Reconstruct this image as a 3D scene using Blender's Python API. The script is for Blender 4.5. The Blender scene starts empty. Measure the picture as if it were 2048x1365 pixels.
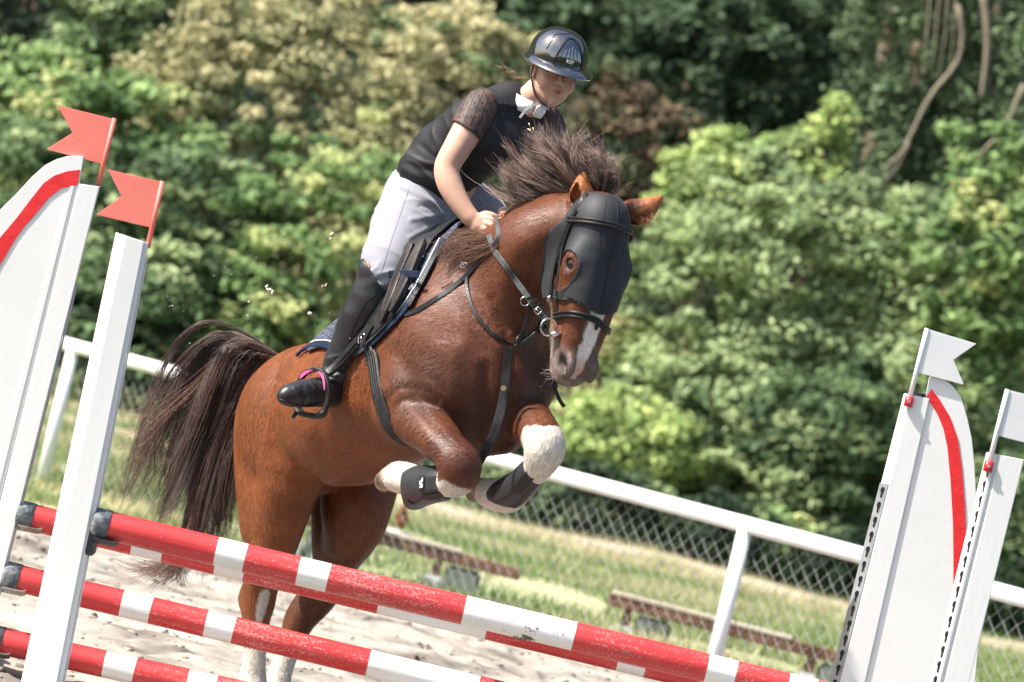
import bpy, bmesh, math, random
import numpy as np
from mathutils import Vector, Matrix
from mathutils.bvhtree import BVHTree
random.seed(7); rng = np.random.default_rng(7)
R = math.radians
SC = bpy.context.scene
# ---------------------------------------------------------------- camera
FPX = 8260.0
CAM_H = 1.55
cam_d = bpy.data.cameras.new('camera'); cam = bpy.data.objects.new('camera', cam_d)
SC.collection.objects.link(cam); SC.camera = cam
cam_d.sensor_width = 36; cam_d.lens = 36*FPX/2048
cam_d.clip_start = .5; cam_d.clip_end = 900
ROLL, PITCH = R(13.4), R(.264)
cam.matrix_world = Matrix.Translation((0, 0, CAM_H)) @ Matrix.Rotation(R(90)+PITCH, 4, 'X') @ Matrix.Rotation(ROLL, 4, 'Z')
cam_d.dof.use_dof = True; cam_d.dof.focus_distance = 15.0; cam_d.dof.aperture_fstop = 3.6
# ---------------------------------------------------------------- light
SUN_EL, SUN_AZ = R(49), R(-106)          # azimuth from +Y (view direction), negative = left
sdir = Vector((math.sin(SUN_AZ)*math.cos(SUN_EL), math.cos(SUN_AZ)*math.cos(SUN_EL), math.sin(SUN_EL)))
world = bpy.data.worlds.new('World'); SC.world = world; world.use_nodes = True
wn = world.node_tree; bg = wn.nodes['Background']
sky = wn.nodes.new('ShaderNodeTexSky'); sky.sky_type = 'NISHITA'; sky.sun_disc = False
sky.sun_elevation = SUN_EL; sky.sun_rotation = SUN_AZ % (2*math.pi)
sky.air_density = 1.0; sky.dust_density = 3.0; sky.ozone_density = 1.0
wn.links.new(sky.outputs[0], bg.inputs[0]); bg.inputs[1].default_value = 0.12
sun_d = bpy.data.lights.new('sun', 'SUN'); sun_d.energy = 5.0; sun_d.angle = R(.6); sun_d.color = (1, .955, .88)
sun = bpy.data.objects.new('sun', sun_d); SC.collection.objects.link(sun)
sun.rotation_euler = sdir.to_track_quat('Z', 'Y').to_euler()
SC.view_settings.view_transform = 'Standard'; SC.view_settings.look = 'None'
SC.view_settings.exposure = 1.08; SC.view_settings.gamma = 1
# ---------------------------------------------------------------- coordinates
CM = np.array(cam.matrix_world)
CR, CU, CF, CO = CM[:3, 0], CM[:3, 1], -CM[:3, 2], CM[:3, 3]
def P(x, y, d):                # a place seen at (x,y) that lies d metres away
    return Vector(CO + d*(CF + (x-1024)/FPX*CR + (682.5-y)/FPX*CU))
D0, S0 = 15.0, 551.0
def Q(x, y, z=0.0): return P(x, y, D0 + z/S0)      # z: depth in horse units, away from camera
def q2m(r, z=0.0): return r/S0*(D0+z/S0)/D0
# ---------------------------------------------------------------- materials
def mat(name, base=(.5, .5, .5), rough=.6, spec=.4, base2=None, scale=8.0, detail=4.0, bump=0.0, bscale=60.0, stretch=(1, 1, 1),
        metal=0.0, coat=0.0, attr=None, trans=0.0, ramp=(.35, .65), base3=None, spot=None, spot_scale=40, spot_thr=.7, sheen=0.0, coords='Object', bdist=.01):
    m = bpy.data.materials.new(name); m.use_nodes = True
    nt = m.node_tree; N = nt.nodes; L = nt.links; b = N['Principled BSDF']
    b.inputs['Roughness'].default_value = rough; b.inputs['Specular IOR Level'].default_value = spec
    b.inputs['Metallic'].default_value = metal; b.inputs['Coat Weight'].default_value = coat
    b.inputs['Coat Roughness'].default_value = .05
    if sheen: b.inputs['Sheen Weight'].default_value = sheen; b.inputs['Sheen Roughness'].default_value = .4
    tc = N.new('ShaderNodeTexCoord'); mp = N.new('ShaderNodeMapping'); mp.inputs['Scale'].default_value = stretch
    L.new(tc.outputs[coords], mp.inputs[0])
    col = None
    if attr:
        a = N.new('ShaderNodeVertexColor'); a.layer_name = attr; col = a.outputs[0]
    if base2 is not None:
        nz = N.new('ShaderNodeTexNoise'); nz.inputs['Scale'].default_value = scale; nz.inputs['Detail'].default_value = detail
        L.new(mp.outputs[0], nz.inputs[0])
        cr = N.new('ShaderNodeValToRGB'); cr.color_ramp.elements[0].position = ramp[0]; cr.color_ramp.elements[1].position = ramp[1]
        cr.color_ramp.elements[0].color = (*base, 1); cr.color_ramp.elements[1].color = (*base2, 1)
        if base3 is not None:
            e = cr.color_ramp.elements.new((ramp[0]+ramp[1])/2); e.color = (*base3, 1)
        L.new(nz.outputs[0], cr.inputs[0])
        if col is not None:
            mx = N.new('ShaderNodeMix'); mx.data_type = 'RGBA'; mx.blend_type = 'MULTIPLY'; mx.inputs[0].default_value = 1
            L.new(col, mx.inputs[6]); L.new(cr.outputs[0], mx.inputs[7]); col = mx.outputs[2]
        else: col = cr.outputs[0]
    if spot is not None:
        nz = N.new('ShaderNodeTexNoise'); nz.inputs['Scale'].default_value = spot_scale; nz.inputs['Detail'].default_value = 6; nz.inputs['Roughness'].default_value = .65
        L.new(mp.outputs[0], nz.inputs[0])
        cr = N.new('ShaderNodeValToRGB'); cr.color_ramp.elements[0].position = spot_thr; cr.color_ramp.elements[1].position = spot_thr+.03
        L.new(nz.outputs[0], cr.inputs[0])
        mx = N.new('ShaderNodeMix'); mx.data_type = 'RGBA'
        L.new(cr.outputs[0], mx.inputs[0])
        if col is not None: L.new(col, mx.inputs[6])
        else: mx.inputs[6].default_value = (*base, 1)
        mx.inputs[7].default_value = (*spot, 1); col = mx.outputs[2]
    if col is not None: L.new(col, b.inputs['Base Color'])
    else: b.inputs['Base Color'].default_value = (*base, 1)
    if bump:
        nb = N.new('ShaderNodeTexNoise'); nb.inputs['Scale'].default_value = bscale; nb.inputs['Detail'].default_value = 5
        L.new(mp.outputs[0], nb.inputs[0])
        bp = N.new('ShaderNodeBump'); bp.inputs['Strength'].default_value = bump; bp.inputs['Distance'].default_value = bdist
        L.new(nb.outputs[0], bp.inputs['Height']); L.new(bp.outputs[0], b.inputs['Normal'])
    if trans:
        ms = N.new('ShaderNodeMixShader'); tr = N.new('ShaderNodeBsdfTranslucent'); ms.inputs[0].default_value = trans
        if col is not None: L.new(col, tr.inputs[0])
        else: tr.inputs[0].default_value = (*base, 1)
        L.new(b.outputs[0], ms.inputs[1]); L.new(tr.outputs[0], ms.inputs[2]); L.new(ms.outputs[0], N['Material Output'].inputs[0])
    return m
# ---------------------------------------------------------------- object helpers
def tag(o, label=None, cat=None, group=None, kind=None):
    if label: o['label'] = label
    if cat: o['category'] = cat
    if group: o['group'] = group
    if kind: o['kind'] = kind
    return o
def empty(name, loc, label, cat, group=None):
    o = bpy.data.objects.new(name, None); SC.collection.objects.link(o); o.location = loc; o.empty_display_size = .1
    return tag(o, label, cat, group)
def link(o, parent=None):
    SC.collection.objects.link(o)
    if parent is not None:
        o.parent = parent
        bpy.context.view_layer.update()
        o.matrix_parent_inverse = world_of(parent).inverted()
    return o
def world_of(o):
    m = o.matrix_basis.copy()
    if o.parent is not None: m = world_of(o.parent) @ o.matrix_parent_inverse @ m
    return m
class MB:
    """collects geometry in world space"""
    def __init__(s): s.v = []; s.f = []; s.m = []; s.sm = []
    def add(s, v, f, mi=0, smooth=False):
        o = len(s.v); s.v += [tuple(p) for p in v]; s.f += [tuple(i+o for i in q) for q in f]
        s.m += [mi]*len(f); s.sm += [smooth]*len(f); return s
    def box(s, c, dims, rot=None, mi=0, bev=0.0):
        rot = rot or Matrix.Identity(3)
        hx, hy, hz = [d/2 for d in dims]
        if bev <= 0:
            pts = [Vector((x, y, z)) for x in (-hx, hx) for y in (-hy, hy) for z in (-hz, hz)]
            fs = [(0, 1, 3, 2), (4, 6, 7, 5), (0, 4, 5, 1), (2, 3, 7, 6), (0, 2, 6, 4), (1, 5, 7, 3)]
            return s.add([Vector(c) + rot @ p for p in pts], fs, mi)
        bm = bmesh.new(); bmesh.ops.create_cube(bm, size=1)
        for v in bm.verts: v.co = Vector((v.co.x*dims[0], v.co.y*dims[1], v.co.z*dims[2]))
        bmesh.ops.bevel(bm, geom=list(bm.edges), offset=bev, segments=2, affect='EDGES')
        bm.verts.index_update()
        s.add([Vector(c) + rot @ v.co for v in bm.verts], [[v.index for v in f.verts] for f in bm.faces], mi)
        bm.free(); return s
    def tube(s, pts, rad, n=10, mi=0, cap=True, smooth=True, flat=None):
        """pts list of points, rad number or list; flat=(normal list or vec, ratio) for elliptical section"""
        pts = [Vector(p) for p in pts]; k = len(pts)
        rad = [float(q) for q in rad] if hasattr(rad, '__len__') else [float(rad)]*k
        o = len(s.v); up = None
        for i, p in enumerate(pts):
            t = (pts[min(i+1, k-1)]-pts[max(i-1, 0)]).normalized()
            if up is None: up = t.orthogonal().normalized()
            up = (up - t*up.dot(t)).normalized(); bi = t.cross(up)
            for j in range(n):
                a = 2*math.pi*j/n
                s.v.append(tuple(p + rad[i]*(math.cos(a)*up + math.sin(a)*bi)))
        for i in range(k-1):
            for j in range(n):
                s.f.append((o+i*n+j, o+i*n+(j+1) % n, o+(i+1)*n+(j+1) % n, o+(i+1)*n+j)); s.m.append(mi); s.sm.append(smooth)
        if cap:
            s.f.append(tuple(o+j for j in reversed(range(n)))); s.m.append(mi); s.sm.append(False)
            s.f.append(tuple(o+(k-1)*n+j for j in range(n))); s.m.append(mi); s.sm.append(False)
        return s
    def ribbon(s, pts, nors, width, thick, mi=0, edge=0.0):
        """strap: rounded rectangular section; nors outward"""
        k = len(pts)
        if not hasattr(width, '__len__'): width = [width]*k
        o = len(s.v); n = 8
        for i in range(k):
            p = Vector(pts[i]); t = (Vector(pts[min(i+1, k-1)])-Vector(pts[max(i-1, 0)])).normalized()
            nn = Vector(nors[i]); nn = (nn - t*nn.dot(t)).normalized(); w = t.cross(nn); h = thick/2; a = width[i]/2
            for (x, y) in ((-a, -h*.5), (-a*.8, -h), (a*.8, -h), (a, -h*.5), (a, h*.5), (a*.8, h), (-a*.8, h), (-a, h*.5)):
                s.v.append(tuple(p + w*x + nn*y))
        for i in range(k-1):
            for j in range(n):
                s.f.append((o+i*n+j, o+i*n+(j+1) % n, o+(i+1)*n+(j+1) % n, o+(i+1)*n+j)); s.m.append(mi); s.sm.append(False)
        s.f.append(tuple(o+j for j in reversed(range(n)))); s.m.append(mi); s.sm.append(False)
        s.f.append(tuple(o+(k-1)*n+j for j in range(n))); s.m.append(mi); s.sm.append(False)
        return s
    def prism(s, poly, depth_vec, mi=0):
        """closed prism from 3D polygon extruded by depth_vec"""
        n = len(poly); dv = Vector(depth_vec); a = [Vector(p) for p in poly]; b = [p+dv for p in a]
        return s.add(a+b, [tuple(range(n)), tuple(reversed(range(n, 2*n)))] + [(i, i+n, (i+1) % n+n, (i+1) % n) for i in range(n)], mi)
    def build(s, name, mats, parent=None, bevel=0.0, fixn=True):
        me = bpy.data.meshes.new(name); me.from_pydata(s.v, [], s.f)
        for m in (mats if isinstance(mats, (list, tuple)) else [mats]): me.materials.append(m)
        me.polygons.foreach_set('material_index', s.m); me.polygons.foreach_set('use_smooth', s.sm)
        if fixn and len(s.f) < 60000:
            bm = bmesh.new(); bm.from_mesh(me); bmesh.ops.recalc_face_normals(bm, faces=bm.faces); bm.to_mesh(me); bm.free()
        me.update()
        o = bpy.data.objects.new(name, me)
        link(o, parent)
        if bevel:
            md = o.modifiers.new('bevel', 'BEVEL'); md.width = bevel; md.segments = 2; md.limit_method = 'ANGLE'
        return o
def npmesh(name, V, F, mats, parent=None, smooth=True, colors=None, fmat=None):
    """V (n,3) F (m,k) numpy -> object"""
    me = bpy.data.meshes.new(name); V = np.ascontiguousarray(V, dtype=np.float32); F = np.ascontiguousarray(F, dtype=np.int32)
    n, k = F.shape
    me.vertices.add(len(V)); me.vertices.foreach_set('co', V.ravel())
    me.loops.add(n*k); me.loops.foreach_set('vertex_index', F.ravel())
    me.polygons.add(n); me.polygons.foreach_set('loop_start', np.arange(0, n*k, k, dtype=np.int32))
    me.polygons.foreach_set('loop_total', np.full(n, k, dtype=np.int32))
    me.polygons.foreach_set('use_smooth', np.full(n, smooth))
    for m in (mats if isinstance(mats, (list, tuple)) else [mats]): me.materials.append(m)
    if fmat is not None: me.polygons.foreach_set('material_index', fmat.astype(np.int32))
    me.update(calc_edges=True)
    if colors is not None:
        a = me.color_attributes.new('coat', 'FLOAT_COLOR', 'POINT')
        c = np.ones((len(V), 4), np.float32); c[:, :3] = colors; a.data.foreach_set('color', c.ravel())
    o = bpy.data.objects.new(name, me)
    return link(o, parent)
def smoothpath(pts, n=24):
    """Catmull-Rom through the points (any dimension), n samples"""
    p = np.array([np.array(q, float) for q in pts]); k = len(p)
    p = np.vstack([2*p[0]-p[1], p, 2*p[-1]-p[-2]]); out = []
    for u in np.linspace(0, k-1, n):
        i = min(int(u), k-2); t = u-i; a, b, c, d = p[i], p[i+1], p[i+2], p[i+3]
        out.append(.5*((2*b)+(-a+c)*t+(2*a-5*b+4*c-d)*t*t+(-a+3*b-3*c+d)*t**3))
    return np.array(out)
# ---------------------------------------------------------------- implicit surfaces
class Field:
    """smooth union of tapered limbs and ellipsoids on a grid, meshed by surface nets"""
    def __init__(s, lo, hi, h):
        s.h = h; s.lo = np.array(lo, float); s.n = np.ceil((np.array(hi)-s.lo)/h).astype(int)+1
        s.g = np.full(s.n, 0.5, np.float32)
    def _box(s, a, b, m):
        i0 = np.maximum(np.floor((np.minimum(a, b)-m-s.lo)/s.h).astype(int), 0)
        i1 = np.minimum(np.ceil((np.maximum(a, b)+m-s.lo)/s.h).astype(int)+1, s.n)
        if np.any(i1 <= i0): return None
        ax = [(s.lo[k]+s.h*np.arange(i0[k], i1[k])).astype(np.float32) for k in range(3)]
        return tuple(slice(i0[k], i1[k]) for k in range(3)), ax
    def _mix(s, sl, d, k, op):
        g = s.g[sl]
        if op == 'add':
            if k > 0:
                h = np.clip(.5+.5*(g-d)/k, 0, 1); s.g[sl] = g*(1-h)+d*h-k*h*(1-h)
            else: s.g[sl] = np.minimum(g, d)
        else:
            d = -d; h = np.clip(.5+.5*(d-g)/max(k, 1e-5), 0, 1) if k > 0 else (d > g)
            s.g[sl] = g*(1-h)+d*h+(k*h*(1-h) if k > 0 else 0)
    def cone(s, a, b, ra, rb, k=.02, op='add'):
        a = np.array(a, np.float32); b = np.array(b, np.float32)
        bx = s._box(a, b, max(ra, rb)+k+4*s.h)
        if bx is None: return s
        sl, ax = bx; X, Y, Z = np.meshgrid(*ax, indexing='ij', sparse=True)
        ba = b-a; l2 = float(ba@ba)+1e-12
        t = np.clip(((X-a[0])*ba[0]+(Y-a[1])*ba[1]+(Z-a[2])*ba[2])/l2, 0, 1)
        dx = X-a[0]-t*ba[0]; dy = Y-a[1]-t*ba[1]; dz = Z-a[2]-t*ba[2]
        d = np.sqrt(dx*dx+dy*dy+dz*dz)-(ra+(rb-ra)*t)
        s._mix(sl, d.astype(np.float32), k, op); return s
    def chain(s, pts, rads, k=.02, n=0, op='add'):
        if n:
            q = smoothpath([list(p)+[r] for p, r in zip(pts, rads)], n); pts = q[:, :3]; rads = q[:, 3]
        for i in range(len(pts)-1):
            # inner joints use tiny k so that a chain does not swell
            s_k = k
            s.cone(pts[i], pts[i+1], rads[i], rads[i+1], s_k if not n else k, op)
        return s
    def ell(s, c, axes, rad, k=.02, op='add', rnd=None):
        """axes: 3 orthonormal rows, rad: 3 radii"""
        c = np.array(c, np.float32); A = np.array([np.array(x, float) for x in axes], np.float32); rad = np.array(rad, np.float32)
        ext = np.sqrt(((A*rad[:, None])**2).sum(0))
        bx = s._box(c-ext, c+ext, k+4*s.h)
        if bx is None: return s
        sl, ax = bx; X, Y, Z = np.meshgrid(*ax, indexing='ij', sparse=True)
        X = X-c[0]; Y = Y-c[1]; Z = Z-c[2]
        q = [(A[i, 0]*X+A[i, 1]*Y+A[i, 2]*Z) for i in range(3)]
        k0 = np.sqrt(sum((q[i]/rad[i])**2 for i in range(3)))
        k1 = np.sqrt(sum((q[i]/rad[i]**2)**2 for i in range(3)))+1e-9
        d = k0*(k0-1)/k1
        s._mix(sl, d.astype(np.float32), k, op); return s
    def smooth(s, it=1):
        for _ in range(it):
            for ax in range(3):
                g = s.g; g2 = g.copy()
                a = [slice(None)]*3; b = [slice(None)]*3; c = [slice(None)]*3
                a[ax] = slice(1, -1); b[ax] = slice(0, -2); c[ax] = slice(2, None)
                g2[tuple(a)] = .5*g[tuple(a)]+.25*(g[tuple(b)]+g[tuple(c)]); s.g = g2
        return s
    def sample(s, Pn):
        q = (np.asarray(Pn)-s.lo)/s.h; i = np.clip(np.floor(q).astype(int), 0, s.n-2); f = np.clip(q-i, 0, 1); out = 0
        for dx in (0, 1):
            for dy in (0, 1):
                for dz in (0, 1):
                    w = (f[:, 0] if dx else 1-f[:, 0])*(f[:, 1] if dy else 1-f[:, 1])*(f[:, 2] if dz else 1-f[:, 2])
                    out = out + w*s.g[i[:, 0]+dx, i[:, 1]+dy, i[:, 2]+dz]
        return out
    def mesh(s, iso=0.0):
        g = s.g-iso; ins = g < 0; n = s.n
        cnt = np.zeros(n-1, np.int8)
        for dx in (0, 1):
            for dy in (0, 1):
                for dz in (0, 1):
                    cnt += ins[dx:n[0]-1+dx, dy:n[1]-1+dy, dz:n[2]-1+dz]
        cell = np.argwhere((cnt > 0) & (cnt < 8)); idx = np.full(n-1, -1, np.int32)
        idx[cell[:, 0], cell[:, 1], cell[:, 2]] = np.arange(len(cell))
        acc = np.zeros((len(cell), 3)); w = np.zeros(len(cell))
        cor = [(a, b, c) for a in (0, 1) for b in (0, 1) for c in (0, 1)]
        vals = {c: g[cell[:, 0]+c[0], cell[:, 1]+c[1], cell[:, 2]+c[2]] for c in cor}
        for c in cor:
            for ax in range(3):
                if c[ax] == 0:
                    d = list(c); d[ax] = 1; d = tuple(d); va, vb = vals[c], vals[d]
                    m = (va < 0) != (vb < 0); t = np.where(m, va/np.where(m, va-vb, 1), 0)
                    p = np.array(c, float)[None, :].repeat(len(cell), 0); p[:, ax] = t
                    acc[m] += p[m]; w[m] += 1
        V = s.lo+s.h*(cell+acc/w[:, None])
        F = []
        for ax in range(3):
            a1, a2 = (ax+1) % 3, (ax+2) % 3
            sh = [slice(None)]*3; sh2 = [slice(None)]*3
            sh[ax] = slice(0, n[ax]-1); sh2[ax] = slice(1, n[ax])
            for q in (sh, sh2): q[a1] = slice(1, n[a1]-1); q[a2] = slice(1, n[a2]-1)
            A = ins[tuple(sh)]; B = ins[tuple(sh2)]
            e = np.argwhere(A != B)
            if not len(e): continue
            flip = A[e[:, 0], e[:, 1], e[:, 2]]
            e = e.copy(); e[:, a1] += 1; e[:, a2] += 1
            def cid(o1, o2):
                k = e.copy(); k[:, a1] += o1; k[:, a2] += o2; return idx[k[:, 0], k[:, 1], k[:, 2]]
            q = np.stack([cid(-1, -1), cid(0, -1), cid(0, 0), cid(-1, 0)], 1)
            q[~flip] = q[~flip][:, ::-1]
            F.append(q)
        return V, np.vstack(F)
def relax(V, F, it=2, lam=.5):
    e = np.vstack([F[:, [i, (i+1) % F.shape[1]]] for i in range(F.shape[1])]); n = len(V)
    deg = np.bincount(e.ravel(), minlength=n)[:, None]
    for _ in range(it):
        acc = np.zeros_like(V)
        for a, b in ((0, 1), (1, 0)):
            for c in range(3): acc[:, c] += np.bincount(e[:, a], weights=V[e[:, b], c], minlength=n)
        V = V+lam*(acc/np.maximum(deg, 1)-V)
    return V
def cull(V, F, keep):
    """keep faces whose vertices all satisfy keep"""
    m = keep[F].all(1); F = F[m]; u, inv = np.unique(F, return_inverse=True)
    return V[u], inv.reshape(F.shape), u
def smooth_rim(V, F, it=12):
    """evens out the open border of a cut sheet"""
    e = np.sort(np.vstack([F[:, [i, (i+1) % F.shape[1]]] for i in range(F.shape[1])]), 1); u, c = np.unique(e, axis=0, return_counts=True); b = u[c == 1]; n = len(V); V = V.copy()
    deg = np.bincount(b.ravel(), minlength=n); m = deg > 0
    for _ in range(it):
        acc = np.zeros_like(V)
        for x, y in ((0, 1), (1, 0)):
            for k in range(3): acc[:, k] += np.bincount(b[:, x], weights=V[b[:, y], k], minlength=n)
        V[m] = V[m]+.5*(acc[m]/deg[m][:, None]-V[m])
    return V
def bvh_of(V, F): return BVHTree.FromPolygons([tuple(p) for p in V], [tuple(int(i) for i in f) for f in F])
def shoot(bvh, x, y, off=0.0):
    """where the sight line through (x,y) first meets the surface, lifted by off along the normal"""
    d = Vector(CF + (x-1024)/FPX*CR + (682.5-y)/FPX*CU).normalized()
    h = bvh.ray_cast(Vector(CO), d, 60)
    if h[0] is None:
        return None, None
    n = h[1]
    if n.dot(d) > 0: n = -n
    return h[0]+n*off, n
def nz3(p, s, seed=0):
    """cheap smooth value noise on numpy points"""
    q = np.asarray(p)*s+seed*17.13; i = np.floor(q).astype(np.int64); f = q-i; f = f*f*(3-2*f)
    def h(a, b, c):
        v = (a*73856093) ^ (b*19349663) ^ (c*83492791); v = (v ^ (v >> 13))*1274126177; return ((v ^ (v >> 16)) & 65535)/65535.
    out = 0
    for dx in (0, 1):
        for dy in (0, 1):
            for dz in (0, 1):
                w = (f[:, 0] if dx else 1-f[:, 0])*(f[:, 1] if dy else 1-f[:, 1])*(f[:, 2] if dz else 1-f[:, 2])
                out = out+w*h(i[:, 0]+dx, i[:, 1]+dy, i[:, 2]+dz)
    return out
# ================================================================ materials of the place
M = {}
M['sand'] = mat('sand', (.355, .33, .29), .95, .1, base2=(.13, .11, .095), base3=(.30, .27, .23), scale=2.1, detail=9, bump=.5, bscale=30, ramp=(.30, .68))
M['clod'] = mat('clod', (.12, .10, .085), .95, .1, base2=(.30, .26, .22), scale=9, bump=.4)
M['soil'] = mat('soil', (.030, .040, .018), .95, .1, base2=(.015, .022, .010), scale=.6)
M['turf'] = mat('turf', (.19, .23, .10), .9, .15, base2=(.38, .35, .21), base3=(.27, .29, .15), scale=.55, detail=9, bump=.4, bscale=12, ramp=(.36, .66))
M['dirt'] = mat('dirt', (.48, .37, .30), .9, .1, base2=(.30, .28, .16), scale=1.3, detail=8, bump=.3, bscale=20)
M['blade'] = mat('blade', (.9, .9, .9), .7, .2, attr='coat', trans=.35)
M['leaf'] = mat('leaf', (.9, .9, .9), .62, .25, attr='coat', trans=.28)
M['bark'] = mat('bark', (.10, .075, .05), .9, .1, base2=(.20, .16, .12), scale=14, stretch=(1, 1, .2), bump=.6, bscale=25)
M['palebark'] = mat('palebark', (.27, .24, .18), .9, .1, base2=(.15, .12, .09), scale=10, stretch=(1, 1, .3), bump=.5, bscale=25)
M['white_paint'] = mat('white_paint', (.72, .72, .70), .42, .4, base2=(.665, .66, .64), scale=3, detail=6, ramp=(.45, .75), bump=.06, bscale=60, stretch=(1, 1, .15), spot=(.35, .32, .28), spot_scale=16, spot_thr=.745)
M['white_panel'] = mat('white_panel', (.72, .72, .70), .5, .35, base2=(.675, .67, .645), scale=2.2, detail=7, ramp=(.4, .75), bump=.05, bscale=40, spot=(.33, .29, .25), spot_scale=9, spot_thr=.75)
M['red_panel'] = mat('red_panel', (.72, .028, .03), .45, .4, base2=(.60, .02, .022), scale=20, detail=8, bump=.15, bscale=90, spot=(.78, .55, .5), spot_scale=22, spot_thr=.76)
M['rail'] = mat('rail_paint', (.80, .80, .80), .4, .4, base2=(.68, .68, .67), scale=5, bump=.05)
M['wire'] = mat('wire', (.27, .28, .27), .5, .4, metal=.2)
M['galv'] = mat('galvanised', (.42, .44, .46), .45, .5, base2=(.30, .32, .34), scale=18, metal=.5, bump=.05)
M['hole'] = mat('hole_dark', (.03, .03, .03), .8, .1)
M['flag_red'] = mat('flag_red', (.92, .27, .21), .5, .4, base2=(.88, .24, .19), scale=6, trans=.25, bump=.03, bscale=20)
M['flag_white'] = mat('flag_white', (.80, .80, .80), .45, .4, base2=(.76, .76, .765), scale=6, trans=.2, bump=.03, bscale=20)
M['clip_red'] = mat('clip_red', (.62, .02, .025), .4, .5)
M['rubber'] = mat('rubber', (.10, .115, .125), .8, .2, base2=(.34, .34, .33), scale=22, detail=9, bump=.5, bscale=70, ramp=(.45, .68))
M['steel'] = mat('steel_cup', (.42, .38, .34), .5, .5, base2=(.20, .14, .10), scale=20, metal=.6, bump=.1)
M['blackplastic'] = mat('blackplastic', (.03, .032, .035), .5, .4, base2=(.10, .07, .05), scale=25, ramp=(.5, .75))
M['rust'] = mat('rust', (.10, .048, .032), .85, .2, base2=(.22, .12, .08), scale=9, detail=8, bump=.4, bscale=30)
M['plank_top'] = mat('plank_top', (.55, .48, .38), .9, .1, base2=(.38, .32, .25), scale=12, stretch=(.2, 1, 1), bump=.3)
M['concrete'] = mat('concrete', (.62, .62, .60), .9, .1, base2=(.42, .43, .40), scale=6, bump=.4)
M['concrete_dark'] = mat('concrete_dark', (.22, .24, .22), .9, .1, base2=(.11, .13, .10), scale=7, bump=.4)
M['orange'] = mat('orange_petal', (.75, .24, .05), .7, .2, base2=(.35, .08, .03), scale=15)
# ================================================================ ground
def sheet(name, x0, x1, y0, y1, z, m, nx=2, ny=2, zf=None, kind='structure'):
    xs = np.linspace(x0, x1, nx); ys = np.linspace(y0, y1, ny); X, Y = np.meshgrid(xs, ys)
    Z = np.full_like(X, z) if zf is None else zf(X, Y)
    V = np.stack([X.ravel(), Y.ravel(), Z.ravel()], 1); i = np.arange(nx*ny).reshape(ny, nx)
    F = np.stack([i[:-1, :-1].ravel(), i[:-1, 1:].ravel(), i[1:, 1:].ravel(), i[1:, :-1].ravel()], 1)
    o = npmesh(name, V, F, m, smooth=zf is not None); tag(o, kind=kind); return o
def hillz(X, Y): return -.012 + np.clip(Y-56, 0, None)**1.35*.28
g = sheet('ground', -160, 160, -30, 170, 0, M['soil'], 60, 90, hillz)
SAND_Y = 24.6
def sandz(X, Y):
    p = np.stack([X.ravel(), Y.ravel(), 0*X.ravel()], 1)
    n = nz3(p, 2.2, 1)*.035+nz3(p, 5.5, 2)*.034+nz3(p, 14, 3)*.028+nz3(p, 33, 4)*.012
    pits = np.clip(nz3(p, 6.5, 9)-.66, 0, 1)*-.22
    return (.004+n+pits-.03).reshape(X.shape)
sheet('arena_sand', -4.2, 4.2, 12.5, SAND_Y, 0, M['sand'], 330, 460, sandz)
sheet('arena', -60, 60, -6, SAND_Y, -.02, M['sand'], 20, 20)
def turfz(X, Y):
    p = np.stack([X.ravel(), Y.ravel(), 0*X.ravel()], 1)
    return (.012+nz3(p, .7, 5)*.10+nz3(p, 2.5, 6)*.03-.03).reshape(X.shape)
sheet('grass_field', -20, 20, SAND_Y-.15, 57, 0, M['turf'], 160, 140, turfz)
def pathz(X, Y):
    p = np.stack([X.ravel(), Y.ravel(), 0*X.ravel()], 1)
    return turfz(X, Y)+.05-.13*np.clip(np.abs(Y-37.9+nz3(p, .5, 8).reshape(X.shape)*2.4-1.2)-.45, 0, 2)
sheet('path', -20, 20, 35.0, 40.0, 0, M['dirt'], 200, 60, pathz)
# little lumps thrown up on the sand
def lumps(name, n, ylo, yhi, smin, smax, m, seed):
    r = np.random.default_rng(seed); ico = bmesh.new(); bmesh.ops.create_icosphere(ico, subdivisions=1, radius=1)
    bv = np.array([v.co[:] for v in ico.verts]); bf = np.array([[v.index for v in f.verts] for f in ico.faces]); ico.free()
    V = []; F = []
    for i in range(n):
        y = r.uniform(ylo, yhi); x = r.uniform(-.14, .14)*y; s = smin*(smax/smin)**(r.random()**2)
        q = bv*np.array([s*r.uniform(.7, 1.5), s*r.uniform(.7, 1.5), s*.6])*(1+.25*r.standard_normal((len(bv), 1)))
        z = float(sandz(np.array([[x]]), np.array([[y]]))[0, 0])+s*.2
        V.append(q+[x, y, z]); F.append(bf+i*len(bv))
    o = npmesh(name, np.vstack(V), np.vstack(F), m, smooth=True); tag(o, 'dark and pale clods of earth scattered over the churned sand', 'clods', kind='stuff')
lumps('sand_clods', 900, 13.5, 24.5, .004, .022, M['clod'], 3)
lumps('pale_clods', 2200, 13.5, 24.5, .005, .022, M['sand'], 4)
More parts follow.
